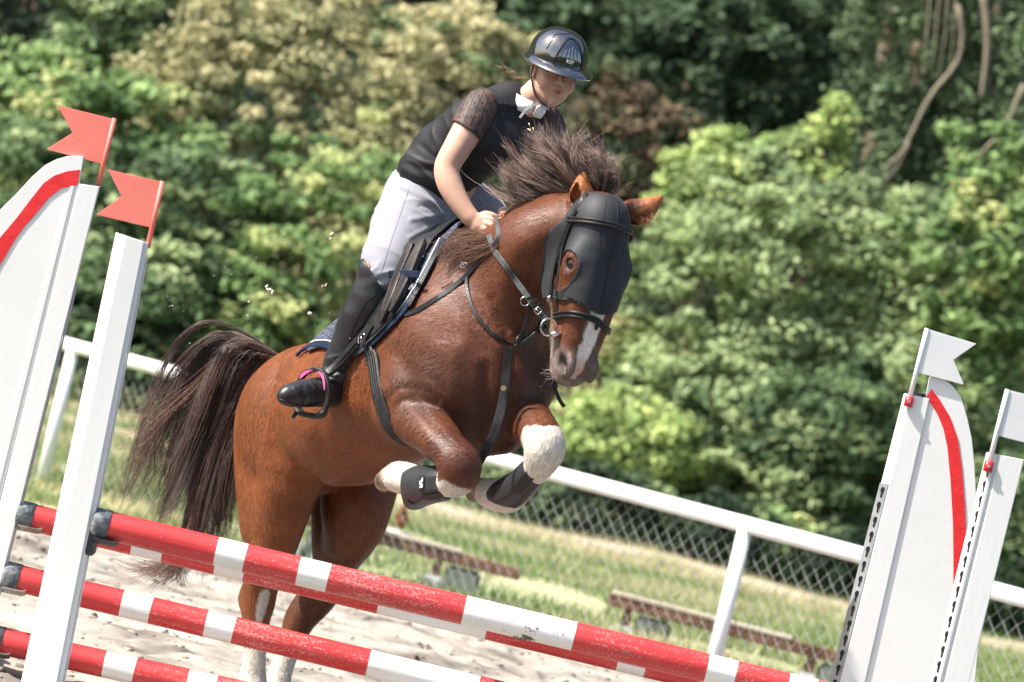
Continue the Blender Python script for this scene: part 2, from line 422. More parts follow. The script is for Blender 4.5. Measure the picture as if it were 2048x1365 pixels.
# ================================================================ grass
def grass(name, n, ylo, yhi, seed, h0=.03, h1=.10, avoid=True):
    r = np.random.default_rng(seed)
    y = r.uniform(ylo, yhi, n); x = r.uniform(-.19, .19, n)*y
    dens = nz3(np.stack([x, y, 0*x], 1), .9, 11); k = (dens > .30) & (r.random(n) < .25+dens); x, y = x[k], y[k]; n = len(x)
    z = turfz(x[None], y[None])[0]; h = r.uniform(h0, h1, n)*(.6+.8*nz3(np.stack([x, y, 0*x], 1), 2, 12)); w = r.uniform(.006, .013, n); a = r.uniform(0, 6.28, n)
    lx, ly = r.normal(0, .35, n)*h, r.normal(0, .35, n)*h; dx, dy = np.cos(a)*w, np.sin(a)*w
    V = np.stack([np.stack([x-dx, y-dy, z], 1), np.stack([x+dx, y+dy, z], 1), np.stack([x+lx, y+ly, z+h], 1)], 1).reshape(-1, 3)
    F = np.arange(3*n).reshape(n, 3); t = nz3(np.stack([x, y, 0*x], 1), .8, 13)
    c0, c1 = np.array([.18, .26, .085]), np.array([.52, .47, .28]); tt = np.clip((t-.35)*2.6+r.normal(0, .25, n), 0, 1)[:, None]
    col = (c0*(1-tt)+c1*tt)*r.uniform(.7, 1.15, (n, 1))
    o = npmesh(name, V, F, M['blade'], smooth=False, colors=np.repeat(col, 3, 0))
    tag(o, 'short green and straw coloured grass beyond the wire fence', 'grass', kind='stuff')
grass('grass', 130000, SAND_Y, 45, 21)
# ================================================================ foliage
def leaf_cloud(C, Rr, n, size, seed, flat=.55, cols=((.05, .1, .03), (.12, .2, .06)), tilt=.5, hue=None):
    """n leaves round each centre C (k,3) with radii Rr (k,3)"""
    r = np.random.default_rng(seed); k = len(C); N = k*n
    cc = np.repeat(C, n, 0); rr = np.repeat(Rr, n, 0)
    d = r.normal(0, 1, (N, 3)); d /= np.linalg.norm(d, axis=1)[:, None]; rad = r.random(N)**.45
    p = cc+d*rr*rad[:, None]
    nrm = r.normal(0, tilt, (N, 3))+np.array([-.25, -.25, .75])+d*.35; nrm /= np.linalg.norm(nrm, axis=1)[:, None]
    t = np.cross(nrm, r.normal(0, 1, (N, 3))); t /= np.linalg.norm(t, axis=1)[:, None]; b = np.cross(nrm, t)
    s = size*r.uniform(.6, 1.35, N)[:, None]
    v0 = p-t*s; v1 = p+b*s*.42-nrm*s*.10; v2 = p+t*s; v3 = p-b*s*.42-nrm*s*.10
    V = np.stack([v0, v1, v2, v3], 1).reshape(-1, 3); i = np.arange(N)*4
    F = np.vstack([np.stack([i, i+1, i+2], 1), np.stack([i, i+2, i+3], 1)])
    cl = np.repeat(r.random(k), n); w = np.clip(cl*.75+r.random(N)*.6-.15, 0, 1.15)[:, None]
    col = (np.array(cols[0])*(1-w)+np.array(cols[1])*w)*r.uniform(.8, 1.2, (N, 1))
    if len(cols) > 2: al = np.repeat(r.random(k) < .22, n)[:, None]; col = np.where(al, np.array(cols[2])*r.uniform(.6, 1.3, (N, 1)), col)
    return V, F, np.repeat(col, 4, 0)
def plant(name, label, cat, px, py, d, rx, rz, cols, size=.055, ncl=60, nlf=90, seed=1, layered=.5, group=None, clr=.34, spiky=0, bark='bark', ry=None):
    if not spiky: rx *= 1.15; rz *= 1.22
    ncl = int(ncl*1.5); nlf = int(nlf*.95); clr *= .86; size *= .9
    c = np.array(P(px, py, d)); ry = ry or min(rx, rz)*.8; r = np.random.default_rng(seed)
    base = Vector((c[0], c[1], 0)); root = empty(name, base, label, cat, group)
    dr = r.normal(0, 1, (ncl, 3)); dr /= np.linalg.norm(dr, axis=1)[:, None]; dr[:, 1] = -np.abs(dr[:, 1])*.9+.1
    rad = r.uniform(.45, 1.0, ncl)**.6
    C = c+dr*rad[:, None]*np.array([rx, ry, rz])
    out = r.random(ncl) < .16; C[out] += (C[out]-c)*r.uniform(.05, .30, (out.sum(), 1))
    if spiky: 
        top = r.random(ncl) < .3; C[top, 2] += r.uniform(0, spiky, top.sum())*(1-np.abs(dr[top, 0]))
    C[:, 2] = np.maximum(C[:, 2], .15)
    sz = r.uniform(.5, 1.35, ncl)*clr; sz[out] *= .6
    Rr = np.stack([sz*1.15, sz, sz*(1-layered*.65)], 1)
    V, F, col = leaf_cloud(C, Rr, nlf, size, seed+100, cols=cols)
    tb = MB(); top = Vector(c)+Vector((0, 0, rz*.3))
    tr = .05+.03*rx; tb.tube([base, base.lerp(top, .35)+Vector((.05, 0, 0)), base.lerp(top, .7)-Vector((.04, 0, 0)), top], [tr, tr*.8, tr*.55, tr*.25], 8)
    for j in r.choice(ncl, min(14, ncl), replace=False):
        q = Vector(C[j]); s0 = base.lerp(top, float(r.uniform(.3, .9))); mid = s0.lerp(q, .5)+Vector((0, 0, -.08))
        tb.tube([s0, mid, q], [tr*.35, tr*.22, tr*.08], 5)
    tb.build('trunk', M[bark], root)
    npmesh('crown', V, F, M['leaf'], root, smooth=False, colors=col)
    return root
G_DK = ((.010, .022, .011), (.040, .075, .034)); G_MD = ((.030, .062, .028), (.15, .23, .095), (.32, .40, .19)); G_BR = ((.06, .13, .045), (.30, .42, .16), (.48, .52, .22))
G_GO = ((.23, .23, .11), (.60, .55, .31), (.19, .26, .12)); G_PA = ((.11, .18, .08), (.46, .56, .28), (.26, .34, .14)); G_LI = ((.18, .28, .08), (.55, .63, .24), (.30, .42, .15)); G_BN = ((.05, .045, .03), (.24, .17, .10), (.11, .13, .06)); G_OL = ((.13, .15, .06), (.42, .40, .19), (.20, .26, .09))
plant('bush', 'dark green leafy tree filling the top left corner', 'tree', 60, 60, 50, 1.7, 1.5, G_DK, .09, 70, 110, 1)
plant('bush', 'mid green tree between the corner tree and the golden shrub', 'tree', 285, 90, 48, 1.1, 1.1, G_MD, .08, 50, 110, 2)
plant('bush', 'bright green bush behind the upper red flag', 'bush', 150, 270, 46, 1.35, .75, G_BR, .075, 60, 110, 3, layered=.7)
plant('bush', 'green bush behind the left wing of the jump', 'bush', 20, 520, 45, 1.2, 1.3, G_MD, .075, 60, 100, 4, layered=.6)
plant('golden_shrub', 'tall golden beige shrub with drooping sprays left of the rider', 'shrub', 600, 215, 47, 1.75, 1.25, G_GO, .06, 110, 120, 5, layered=.55, clr=.32)
plant('golden_shrub', 'pale yellow shrub just behind the rider back and helmet', 'shrub', 905, 230, 48, 1.0, 1.1, G_GO, .06, 60, 110, 6, layered=.55)
plant('bush', 'layered green bush behind the lower red flag', 'bush', 400, 520, 45, 1.25, 1.15, G_MD, .075, 70, 120, 7, layered=.85)
plant('bush', 'green bush with bright layered sprays behind the flying sand', 'bush', 620, 560, 44.5, 1.15, 1.35, G_BR, .065, 60, 95, 8, layered=.85)
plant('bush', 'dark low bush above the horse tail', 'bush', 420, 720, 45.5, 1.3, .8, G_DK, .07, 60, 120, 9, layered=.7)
plant('bush', 'low green bush behind the left end of the fence', 'bush', 200, 650, 44, .9, .8, G_MD, .07, 45, 110, 10, layered=.7)
plant('bush', 'olive bush between the rider thigh and the green sprays', 'bush', 760, 480, 46, .9, 1.2, G_OL, .06, 50, 110, 11, layered=.7)
plant('forest_tree', 'broad deep green tree standing far back right of the helmet', 'tree', 1390, 110, 58, 2.5, 1.5, ((.022, .045, .022), (.085, .14, .065)), .10, 130, 120, 12, layered=.3)
plant('forest_tree', 'near black green tree far back above the golden shrub', 'tree', 900, 40, 60, 2.0, 1.3, ((.008, .018, .008), (.022, .045, .018)), .10, 80, 110, 13)
plant('brown_shrub', 'brownish orange leaved shrub right of the rider shoulder', 'shrub', 1235, 330, 47, .62, .85, G_BN, .06, 40, 100, 14, layered=.6)
plant('lime_shrub', 'yellow green shrub with upright tips right of the horse ears', 'shrub', 1440, 385, 45.5, .75, .65, G_LI, .07, 55, 100, 15, layered=.4, spiky=.75, clr=.26)
plant('lime_shrub', 'slim yellow green sapling against the ivy trunk', 'shrub', 1640, 330, 45.4, .28, .62, G_LI, .07, 26, 80, 16, layered=.2, clr=.2)
plant('bush', 'pale sage green bush in the middle of the right hand trees', 'bush', 1530, 560, 45, 1.35, 1.15, G_PA, .06, 85, 120, 17, layered=.5)
plant('bush', 'dark bush right of the horse cheek', 'bush', 1340, 640, 47, .8, 1.2, G_DK, .07, 50, 110, 18)
plant('bush', 'sage green bush above the upper white flag', 'bush', 1790, 590, 45, 1.0, .9, G_PA, .06, 60, 110, 19, layered=.5)
plant('bush', 'fresh green bush at the right edge of the picture', 'bush', 2010, 480, 44, .75, 1.25, G_BR, .08, 50, 110, 20, layered=.6)
plant('bush', 'olive yellow bush right of the horse muzzle', 'bush', 1290, 790, 45, .8, .7, G_OL, .06, 50, 110, 22, layered=.5)
plant('lime_shrub', 'low yellow green bush above the rail right of the white knee', 'bush', 1250, 880, 44, .65, .38, G_LI, .065, 36, 100, 23, layered=.6)
plant('bush', 'leafy green bush above the middle of the rail', 'bush', 1460, 830, 44.5, 1.1, .8, G_PA, .062, 70, 120, 24, layered=.6)
plant('bush', 'dark green bush just left of the right hand wing', 'bush', 1640, 930, 44, .85, .95, G_MD, .065, 60, 120, 25, layered=.6)
plant('bush', 'green bush behind the right hand wing', 'bush', 1880, 820, 44.5, 1.1, 1.1, G_PA, .065, 70, 110, 26, layered=.5)
plant('bush', 'low green bush at the right edge above the rail end', 'bush', 2040, 1050, 43.5, .8, .7, G_MD, .065, 45, 110, 27, layered=.5)
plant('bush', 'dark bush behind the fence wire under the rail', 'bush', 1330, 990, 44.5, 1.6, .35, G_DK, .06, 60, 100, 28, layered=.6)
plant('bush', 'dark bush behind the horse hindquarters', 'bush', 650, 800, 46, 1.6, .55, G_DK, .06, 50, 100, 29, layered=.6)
plant('bush', 'dark bush behind the horse chest and forelegs', 'bush', 1000, 860, 46, 1.5, .6, G_DK, .06, 50, 100, 30, layered=.6)
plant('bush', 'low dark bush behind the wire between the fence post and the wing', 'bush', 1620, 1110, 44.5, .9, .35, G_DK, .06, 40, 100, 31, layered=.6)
for i, (x, y, dd, wd, hh, pal, lb) in enumerate(((880, 985, 40.5, .7, .40, G_DK, 'low dark shrub behind the wire under the horse belly'), (1040, 1015, 39.5, .7, .36, G_MD, 'low green shrub behind the wire between the forelegs'), (1180, 1035, 39.6, .6, .36, G_DK, 'low dark shrub behind the wire right of the forelegs'),
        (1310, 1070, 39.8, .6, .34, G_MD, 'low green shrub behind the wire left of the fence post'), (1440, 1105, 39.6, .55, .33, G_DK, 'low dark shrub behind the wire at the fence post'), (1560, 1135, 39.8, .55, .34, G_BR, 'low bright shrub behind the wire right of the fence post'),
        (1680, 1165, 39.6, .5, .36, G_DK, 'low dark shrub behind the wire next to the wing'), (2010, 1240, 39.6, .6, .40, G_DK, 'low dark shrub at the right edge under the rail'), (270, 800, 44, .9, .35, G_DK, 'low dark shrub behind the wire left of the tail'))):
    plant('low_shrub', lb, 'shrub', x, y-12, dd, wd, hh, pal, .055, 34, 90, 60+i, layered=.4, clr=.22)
# ivy clad tree
def ivy_tree():
    b = P(1700, 1060, 47); b.z = 0; t = P(1905, -160, 47)
    root = empty('ivy_tree', b, 'thick old trunk wrapped in ivy with a bare pale branch', 'tree')
    tb = MB(); pts = [b, b.lerp(t, .35), b.lerp(t, .7), t]
    tb.tube(smoothpath(pts, 10), list(np.linspace(.32, .17, 10)), 12)
    for dx, dd in ((.45, .2), (.8, .5), (-.55, .1)):
        o = Vector((dx, dd, 0)); tb.tube([b+o*.4, b.lerp(t, .4)+o*.7, b.lerp(t, 1)+o], [.16, .11, .07], 8)
    tb.build('trunk', M['bark'], root)
    k = 380; r = np.random.default_rng(44); u = r.random(k)
    C = np.array([np.array(b.lerp(t, float(a))) for a in u])+np.stack([r.normal(.05, .62, k), r.uniform(-.85, -.1, k), r.normal(0, .1, k)], 1)
    sz = r.uniform(.12, .30, k); V, F, col = leaf_cloud(C, np.stack([sz, sz*.8, sz*1.3], 1), 85, .055, 45, cols=((.03, .06, .03), (.20, .28, .14)), tilt=.9)
    npmesh('ivy', V, F, M['leaf'], root, smooth=False, colors=col)
    for pts, rd in (([(1915, 10), (1925, 75), (1912, 130), (1862, 190), (1822, 270), (1800, 310), (1740, 360), (1702, 395)], .030), ([(1818, 285), (1790, 340), (1745, 390), (1695, 445)], .020), ([(2048, 170), (2012, 250), (1968, 302), (1930, 340)], .03), ([(1880, -10), (1872, 60), (1862, 140)], .014), ([(1896, -10), (1890, 70), (1876, 160)], .012), ([(1860, -10), (1852, 90), (1846, 150)], .012), ([(1912, -10), (1905, 80), (1902, 150)], .010), ([(1968, -10), (1975, 90), (1962, 200)], .05), ([(1700, 470), (1690, 540), (1702, 620)], .03)):
        q = smoothpath([P(x, y, 45.6) for x, y in pts], 16); w = MB(); w.tube(q, list(np.linspace(rd, rd*.45, 16)), 8)
        w.build('branch', M['palebark'], root)
ivy_tree()
# far wood closing the view
r_ = np.random.default_rng(99); k = 900
C = np.stack([r_.uniform(-20, 20, k), r_.uniform(62, 74, k), r_.uniform(0, 11, k)], 1); sz = r_.uniform(.5, 1.1, k)
V, F, col = leaf_cloud(C, np.stack([sz, sz, sz*.8], 1), 110, .13, 98, cols=((.008, .018, .010), (.035, .065, .03)))
tag(npmesh('far_wood', V, F, M['leaf'], smooth=False, colors=col), 'dark mass of woodland filling the gaps behind all the bushes', 'woodland', kind='stuff')
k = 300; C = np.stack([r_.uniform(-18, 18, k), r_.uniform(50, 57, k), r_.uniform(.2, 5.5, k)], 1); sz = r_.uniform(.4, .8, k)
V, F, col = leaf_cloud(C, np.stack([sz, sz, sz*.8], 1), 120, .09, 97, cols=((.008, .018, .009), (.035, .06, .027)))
tag(npmesh('thicket', V, F, M['leaf'], smooth=False, colors=col), 'dark thicket between the front bushes and the far wood', 'thicket', kind='stuff')
# weeds at the foot of the bushes
r_ = np.random.default_rng(77); k = 260
C = np.stack([r_.uniform(-6.5, 6.5, k), r_.uniform(42.6, 44.3, k), r_.uniform(.02, .3, k)], 1); sz = r_.uniform(.10, .25, k)
V, F, col = leaf_cloud(C, np.stack([sz, sz, sz*.8], 1), 60, .045, 76, cols=((.05, .09, .03), (.26, .30, .12)))
tag(npmesh('undergrowth', V, F, M['leaf'], smooth=False, colors=col), 'ragged low weeds along the foot of the bushes', 'undergrowth', kind='stuff')
# ================================================================ fence
FA, FB = P(250, 720, 27.2), P(1400, 1025, 23.2)
def fpt(t, z=None):
    p = FA.lerp(FB, t)
    return p if z is None else Vector((p.x, p.y, z))
T0, T1 = -1.1, 2.6
fen = empty('rail_fence', fpt(0, 0), 'white pipe rail fence with grey chain link wire behind the jump', 'fence')
FZ = FA.z; b = MB(); b.tube([fpt(t, FZ) for t in np.linspace(T0, T1, 12)], .046, 20); b.build('rail', M['rail'], fen)
for (px, py) in ((148, 703), (700, 855), (1493, 1062), (2160, 1240)):
    best = min(np.linspace(T0, T1, 600), key=lambda t: (Vector(fpt(t, FZ))-P(px, py, fpt(t).y)).length)
    b = MB(); q = fpt(best, 0); b.tube([q+Vector((0, 0, -.1)), q+Vector((0, 0, FZ-.03))], .042, 18); b.build('fence_post', M['rail'], fen)
fd = (FB-FA); fd.z = 0; L_ = fd.length; fdn = fd/L_
b = MB(); cell = .098; tot = (T1-T0)*L_; org = fpt(T0, 0); H_ = FZ-.05; nn = int(tot/cell)
back = Vector((-fdn.y, fdn.x, 0))*.05
vv = []; ff = []
for i in range(-int(H_/cell)-1, nn+1):
    for s in (1, -1):
        pts = []
        kmax = int(H_/(cell/2))
        for j in range(kmax+1):
            xx = i*cell+(j*cell/2 if s > 0 else (kmax-j)*cell/2); zz = .03+j*cell/2
            if 0 <= xx <= tot: pts.append(org+fdn*xx+back+Vector((0, 0, zz))+Vector((-fdn.y, fdn.x, 0))*(.004*s*(1 if j % 2 else -1)))
        if len(pts) > 1: b.tube(pts, .0020, 4, cap=False)
b.build('chain_link', M['wire'], fen, fixn=False)
# ================================================================ benches and pot
def bench(name, label, p0, p1, d, stumps):
    a, c = P(*p0, d), P(*p1, d); root = empty(name, Vector(((a.x+c.x)/2, (a.y+c.y)/2, 0)), label, 'bench', 'low benches beyond the fence')
    ax = (c-a).normalized(); up = Vector((0, 0, 1)); y = up.cross(ax).normalized(); rot = Matrix((ax, y, up)).transposed(); m = (a+c)/2; L = (c-a).length
    b = MB(); b.box(m, (L, .16, .07), rot, bev=.008); b.build('beam', M['rust'], root)
    b = MB(); b.box(m+up*.046-ax*.12*L, (L*.74, .17, .022), rot, bev=.004); b.build('seat_board', M['plank_top'], root)
    for t in stumps:
        q = a.lerp(c, t); top = q.z-.036
        b = MB(); b.box(Vector((q.x-.05, q.y, top-.05)), (.05, .12, .10), rot, bev=.01); b.build('bracket', M['rust'], root)
        b = MB(); b.box(Vector((q.x-.06, q.y-.03, (top-.1)/2)), (.14, .16, top-.1), bev=.02); b.build('block', M['concrete'], root)
        b = MB(); b.box(Vector((q.x+.12, q.y+.02, (top-.02)/2)), (.22, .2, top-.02), bev=.02); b.build('footing', M['concrete_dark'], root)
    return root
bench('bench', 'low rusty beam bench on a white block seen between hind leg and poles', (560, 1025), (1040, 1150), 25.9, (.12, .70))
bench('bench', 'low rusty beam bench behind the fence post and right hand wing', (1218, 1198), (1700, 1322), 25.7, (.12, .88))
pp = P(798, 1062, 29); pot = empty('flower_pot', Vector((pp.x, pp.y, 0)), 'small white pot with an orange clump beside the left bench', 'pot')
b = MB(); b.tube([Vector((pp.x, pp.y, z)) for z in (0, .02, pp.z-.02, pp.z)], [.04, .06, .08, .085], 16); b.build('pot', M['concrete'], pot)
C = np.array([[pp.x, pp.y, pp.z+.10]]); V, F, col = leaf_cloud(C, np.array([[.05, .05, .09]]), 160, .025, 5, cols=((.20, .06, .02), (.60, .24, .07)))
npmesh('flowers', V, F, M['leaf'], pot, smooth=False, colors=col)
# ================================================================ the jump
def lerp2(a, b, t): return (a[0]+(b[0]-a[0])*t, a[1]+(b[1]-a[1])*t)
class Post:
    """upright whose left and right edges are seen at (tl,tr) on top and (bl,br) lower down; reaches the ground"""
    def __init__(s, tl, tr, bl, br, d):
        s.a = (tl, tr, bl, br); s.d = d
        t = 1.0
        while P(*lerp2(tl, bl, t), d).z > .0 and t < 3: t += .01
        s.t1 = t
    def at(s, f, t, dd=0.0):
        tl, tr, bl, br = s.a
        return P(*lerp2(lerp2(tl, bl, t), lerp2(tr, br, t), f), s.d+dd)
    def solid(s, name, sect, m, root, t0=0.0, t1=None, bev=.002):
        b = MB(); t1 = s.t1 if t1 is None else t1; n = len(sect)
        v = [s.at(f, t0, dd) for f, dd in sect]+[s.at(f, t1, dd) for f, dd in sect]
        b.add(v, [tuple(range(n)), tuple(range(2*n-1, n-1, -1))]+[(i, (i+1) % n, (i+1) % n+n, i+n) for i in range(n)])
        return b.build(name, m, root, bevel=bev)
def pxprism(name, poly, d, th, m, root, bev=0.0):
    b = MB(); fw = Vector(CF); b.prism([P(x, y, d) for x, y in poly], fw*th); return b.build(name, m, root, bevel=bev)
def foot(root, p, m, d=.5):
    b = MB(); b.box(Vector((p.x, p.y, .05)), (.09, d, .09), bev=.01); b.build('foot', m, root)
def holes(root, name, a, b_, d, n, size, face):
    """keyhole slots down a perforated strip"""
    mb = MB()
    for i in range(n):
        x, y = lerp2(a, b_, i/(n-1)); ax = Vector(P(*b_, d)-P(*a, d)).normalized(); sd = Vector(CF).cross(ax).normalized()
        c = P(x, y, d)+face; o = [c+ax*(-size*.35)+(ax*math.cos(q)+sd*math.sin(q))*size*.30 for q in np.linspace(.35, 2*math.pi-.35, 12)]
        o = [c+ax*(-size*.35)+(ax*math.cos(q)*1.25+sd*math.sin(q)*.8)*size*.32 for q in np.linspace(.55, 2*math.pi-.55, 12)]
        o += [c+ax*size*.62-sd*size*.11, c+ax*size*.62+sd*size*.11]
        mb.prism(o, -face.normalized()*.002 if face.length else Vector(CF)*.002)
    mb.build(name, M['hole'], root)
def flag(label, pole, poly, d, m, clip=False, group='red flags'):
    a, b_ = P(*pole[0], d), P(*pole[1], d); root = empty('jump_flag', b_, label, 'flag', group)
    mb = MB(); mb.tube([b_, a], .0085, 12); mb.build('flag_pole', m, root)
    pxprism('flag_sheet', poly, d-.003, .006, m, root, .001)
    if clip:
        q = P(*lerp2(pole[0], pole[1], .93), d); dn = (b_-a).normalized(); mb = MB(); mb.tube([q-dn*.018, q+dn*.018], .016, 14)
        mb.build('clip', M['clip_red'], root); mb = MB(); mb.tube([q+Vector(CF)*-.015, q+Vector(CF)*-.019], .005, 10); mb.build('screw', M['galv'], root)
# ---- left wing (far element)
DL = 15.0
lw = empty('wing_standard', P(20, 1100, DL), 'white wing with curved red stripe at the left edge holding three poles', 'jump wing', 'wings of the jump'); lw.location.z = 0
pl = Post((159, 368), (200, 374), (-23, 1100), (19, 1100), DL)
pl.solid('post', [(0, .06), (0, -.035), (.04, -.04), (.96, -.04), (1.0, -.03), (1.0, .06)], M['white_paint'], lw)
pl.solid('post_cap', [(.12, .05), (.12, -.03), (.9, -.03), (.9, .05)], M['blackplastic'], lw, -.006, .001, 0)
pl.solid('keyhole_strip', [(1.01, .03), (1.01, -.03), (1.11, -.03), (1.11, .03)], M['galv'], lw, .27)
pxprism('panel', [(167, 314), (156, 312), (135, 313), (113, 319), (90, 331), (64, 354), (32, 389), (0, 420), (-45, 478), (-90, 560), (-140, 680), (-190, 830), (-250, 1100), (-330, 1500), (-86, 1500), (-25, 1100), (158, 374)], DL-.032, .03, M['white_panel'], lw, .002)
pxprism('stripe', [(160, 340), (135, 343), (110, 351), (87, 367), (64, 396), (32, 438), (0, 476), (-50, 550), (-95, 650), (-130, 760), (-150, 860), (-120, 800), (-75, 690), (-35, 595), (0, 530), (32, 476), (48, 454), (74, 425), (97, 396), (122, 377), (155, 370)], DL-.0355, .003, M['red_panel'], lw)
pxprism('batten', [(141, 372), (148, 372), (-38, 1120), (-46, 1120)], DL-.036, .005, M['white_panel'], lw)
foot(lw, pl.at(.5, pl.t1), M['white_paint'], .8)
# ---- left near post
DN = 14.0
ln = empty('jump_post', P(60, 1365, DN), 'plain white upright in front of the left wing carrying the nearest pole', 'jump post', 'plain uprights of the jump'); ln.location.z = 0
pn = Post((232, 465), (297, 487), (42, 1365), (125, 1365), DN)
pn.solid('post', [(.0, .09), (.0, .05), (.27, -.04), (.30, -.045), (.86, -.045), (.87, -.035), (1.0, -.03), (1.0, .09)], M['white_paint'], ln)
pn.solid('keyhole_strip', [(1.003, .05), (1.003, -.01), (1.06, -.01), (1.06, .05)], M['white_paint'], ln, .035)
foot(ln, pn.at(.5, pn.t1), M['white_paint'], .6)
# ---- right wing
rw = empty('wing_standard', P(1700, 1365, DL), 'white wing with curved red stripe at the right edge beside the wire fence', 'jump wing', 'wings of the jump'); rw.location.z = 0
pr = Post((1808, 787), (1859, 798), (1661, 1365), (1730, 1365), DL)
pr.solid('post', [(0, .09), (0, .03), (.25, -.04), (.29, -.045), (1.0, -.045), (1.0, .09)], M['white_paint'], rw)
pr.solid('post_cap', [(.1, .08), (.1, .02), (.3, -.03), (.9, -.03), (.9, .08)], M['blackplastic'], rw, -.012, .001, 0)
pr.solid('keyhole_strip', [(-.02, .045), (-.05, .03), (.235, -.045), (.27, -.045), (.25, -.02)], M['galv'], rw, .31)
pxprism('panel', [(1860, 754), (1868, 753), (1887, 757), (1906, 773), (1922, 794), (1935, 837), (1944, 879), (1949, 927), (1953, 1001), (1958, 1100), (1959, 1200), (1958, 1283), (1950, 1365), (1935, 1560), (1690, 1560), (1730, 1365), (1856, 800), (1852, 795)], DL-.038, .03, M['white_panel'], rw, .002)
pxprism('stripe', [(1863, 779), (1879, 799), (1900, 834), (1916, 879), (1924, 937), (1930, 1012), (1933, 1091), (1930, 1170), (1924, 1250), (1913, 1330), (1906, 1260), (1907, 1187), (1907, 1118), (1906, 1044), (1901, 959), (1895, 895), (1887, 858), (1874, 826), (1853, 794)], DL-.0415, .003, M['red_panel'], rw)
holes(rw, 'keyholes', (1763, 986), (1660, 1400), DL-.012, 15, .03, Vector(CF)*-.018)
foot(rw, pr.at(.5, pr.t1), M['white_paint'], .8)
# ---- right near post
rn = empty('jump_post', P(1900, 1365, DN), 'plain white upright with a row of keyholes cut off by the right edge', 'jump post', 'plain uprights of the jump'); rn.location.z = 0
pq = Post((1973, 905), (2048, 920), (1859, 1365), (1938, 1365), DN)
pq.solid('post', [(0, .08), (0, -.02), (.02, -.03), (.17, -.036), (.2, -.05), (.28, -.05), (.30, -.04), (.36, -.04), (.38, -.05), (1.0, -.05), (1.0, .08)], M['white_paint'], rn)
holes(rn, 'keyholes', (1976, 945), (1862, 1395), DN-.036, 16, .03, Vector(CF)*-.004)
foot(rn, pq.at(.5, pq.t1), M['white_paint'], .6)
# ---- flags
flag('coral red swallowtail flag on the left wing, the higher of the two', ((229, 237), (196, 374)), [(115, 211), (226, 238), (203, 328), (93, 299), (145, 266)], DL-.01, M['flag_red'])
flag('coral red swallowtail flag on the plain post, the lower of the two', ((325, 363), (295, 496)), [(215, 339), (322, 364), (299, 455), (193, 430), (243, 393)], DN, M['flag_red'])
flag('white swallowtail flag on top of the right wing post', ((1854, 657), (1815, 815)), [(1854, 658), (1953, 688), (1907, 720), (1928, 770), (1832, 745)], DL-.05, M['flag_white'], True, 'white flags')
flag('white flag on the plain right post, cut off by the picture edge', ((2015, 779), (1974, 945)), [(2015, 780), (2128, 808), (2082, 842), (2104, 900), (1990, 870)], DN-.05, M['flag_white'], True, 'white flags')
# ---- poles
def paint_mats():
    out = []
    for nm, c, c2 in (('pole_red', (.58, .048, .048), (.47, .034, .036)), ('pole_white', (.80, .79, .77), (.70, .69, .66))):
        m = mat(nm, c, .38, .45, base2=c2, scale=14, detail=8, stretch=(.12, 1.6, 1.6), bump=.16, bscale=50, spot=(.74, .66, .60) if nm == 'pole_red' else (.30, .22, .15), spot_scale=60 if nm == 'pole_red' else 26, spot_thr=.76 if nm == 'pole_red' else .70)
        nt = m.node_tree; N = nt.nodes; Lk = nt.links; b = N['Principled BSDF']
        # scuffs: long dusty streaks along the pole (generated x runs along the pole)
        tc = N.new('ShaderNodeTexCoord'); mp = N.new('ShaderNodeMapping'); mp.inputs['Scale'].default_value = (5, 60, 60); Lk.new(tc.outputs['Object'], mp.inputs[0])
        mp.inputs['Rotation'].default_value = (0, 0, 0)
        n1 = N.new('ShaderNodeTexNoise'); n1.inputs['Scale'].default_value = 1.0; n1.inputs['Detail'].default_value = 10; n1.inputs['Roughness'].default_value = .75; Lk.new(mp.outputs[0], n1.inputs[0])
        n2 = N.new('ShaderNodeTexNoise'); n2.inputs['Scale'].default_value = 1.6; n2.inputs['Detail'].default_value = 3; Lk.new(tc.outputs['Object'], n2.inputs[0])
        n3 = N.new('ShaderNodeTexNoise'); n3.inputs['Scale'].default_value = 120; n3.inputs['Detail'].default_value = 6; Lk.new(tc.outputs['Object'], n3.inputs[0])
        mu = N.new('ShaderNodeMath'); mu.operation = 'MULTIPLY'; Lk.new(n1.outputs[0], mu.inputs[0]); Lk.new(n2.outputs[0], mu.inputs[1])
        m3 = N.new('ShaderNodeMath'); m3.operation = 'MULTIPLY'; Lk.new(mu.outputs[0], m3.inputs[0]); Lk.new(n3.outputs[0], m3.inputs[1])
        cr = N.new('ShaderNodeValToRGB'); cr.color_ramp.elements[0].position = .14; cr.color_ramp.elements[1].position = .235; Lk.new(m3.outputs[0], cr.inputs[0])
        m4 = N.new('ShaderNodeMath'); m4.operation = 'MULTIPLY'; m4.inputs[1].default_value = .42 if nm == 'pole_red' else .28; Lk.new(cr.outputs[0], m4.inputs[0])
        mx = N.new('ShaderNodeMix'); mx.data_type = 'RGBA'; src = b.inputs['Base Color'].links[0].from_socket
        Lk.new(src, mx.inputs[6]); mx.inputs[7].default_value = (.72, .60, .54, 1) if nm == 'pole_red' else (.45, .38, .30, 1); Lk.new(m4.outputs[0], mx.inputs[0]); Lk.new(mx.outputs[2], b.inputs['Base Color'])
        out.append(m)
    return out
PM = paint_mats()
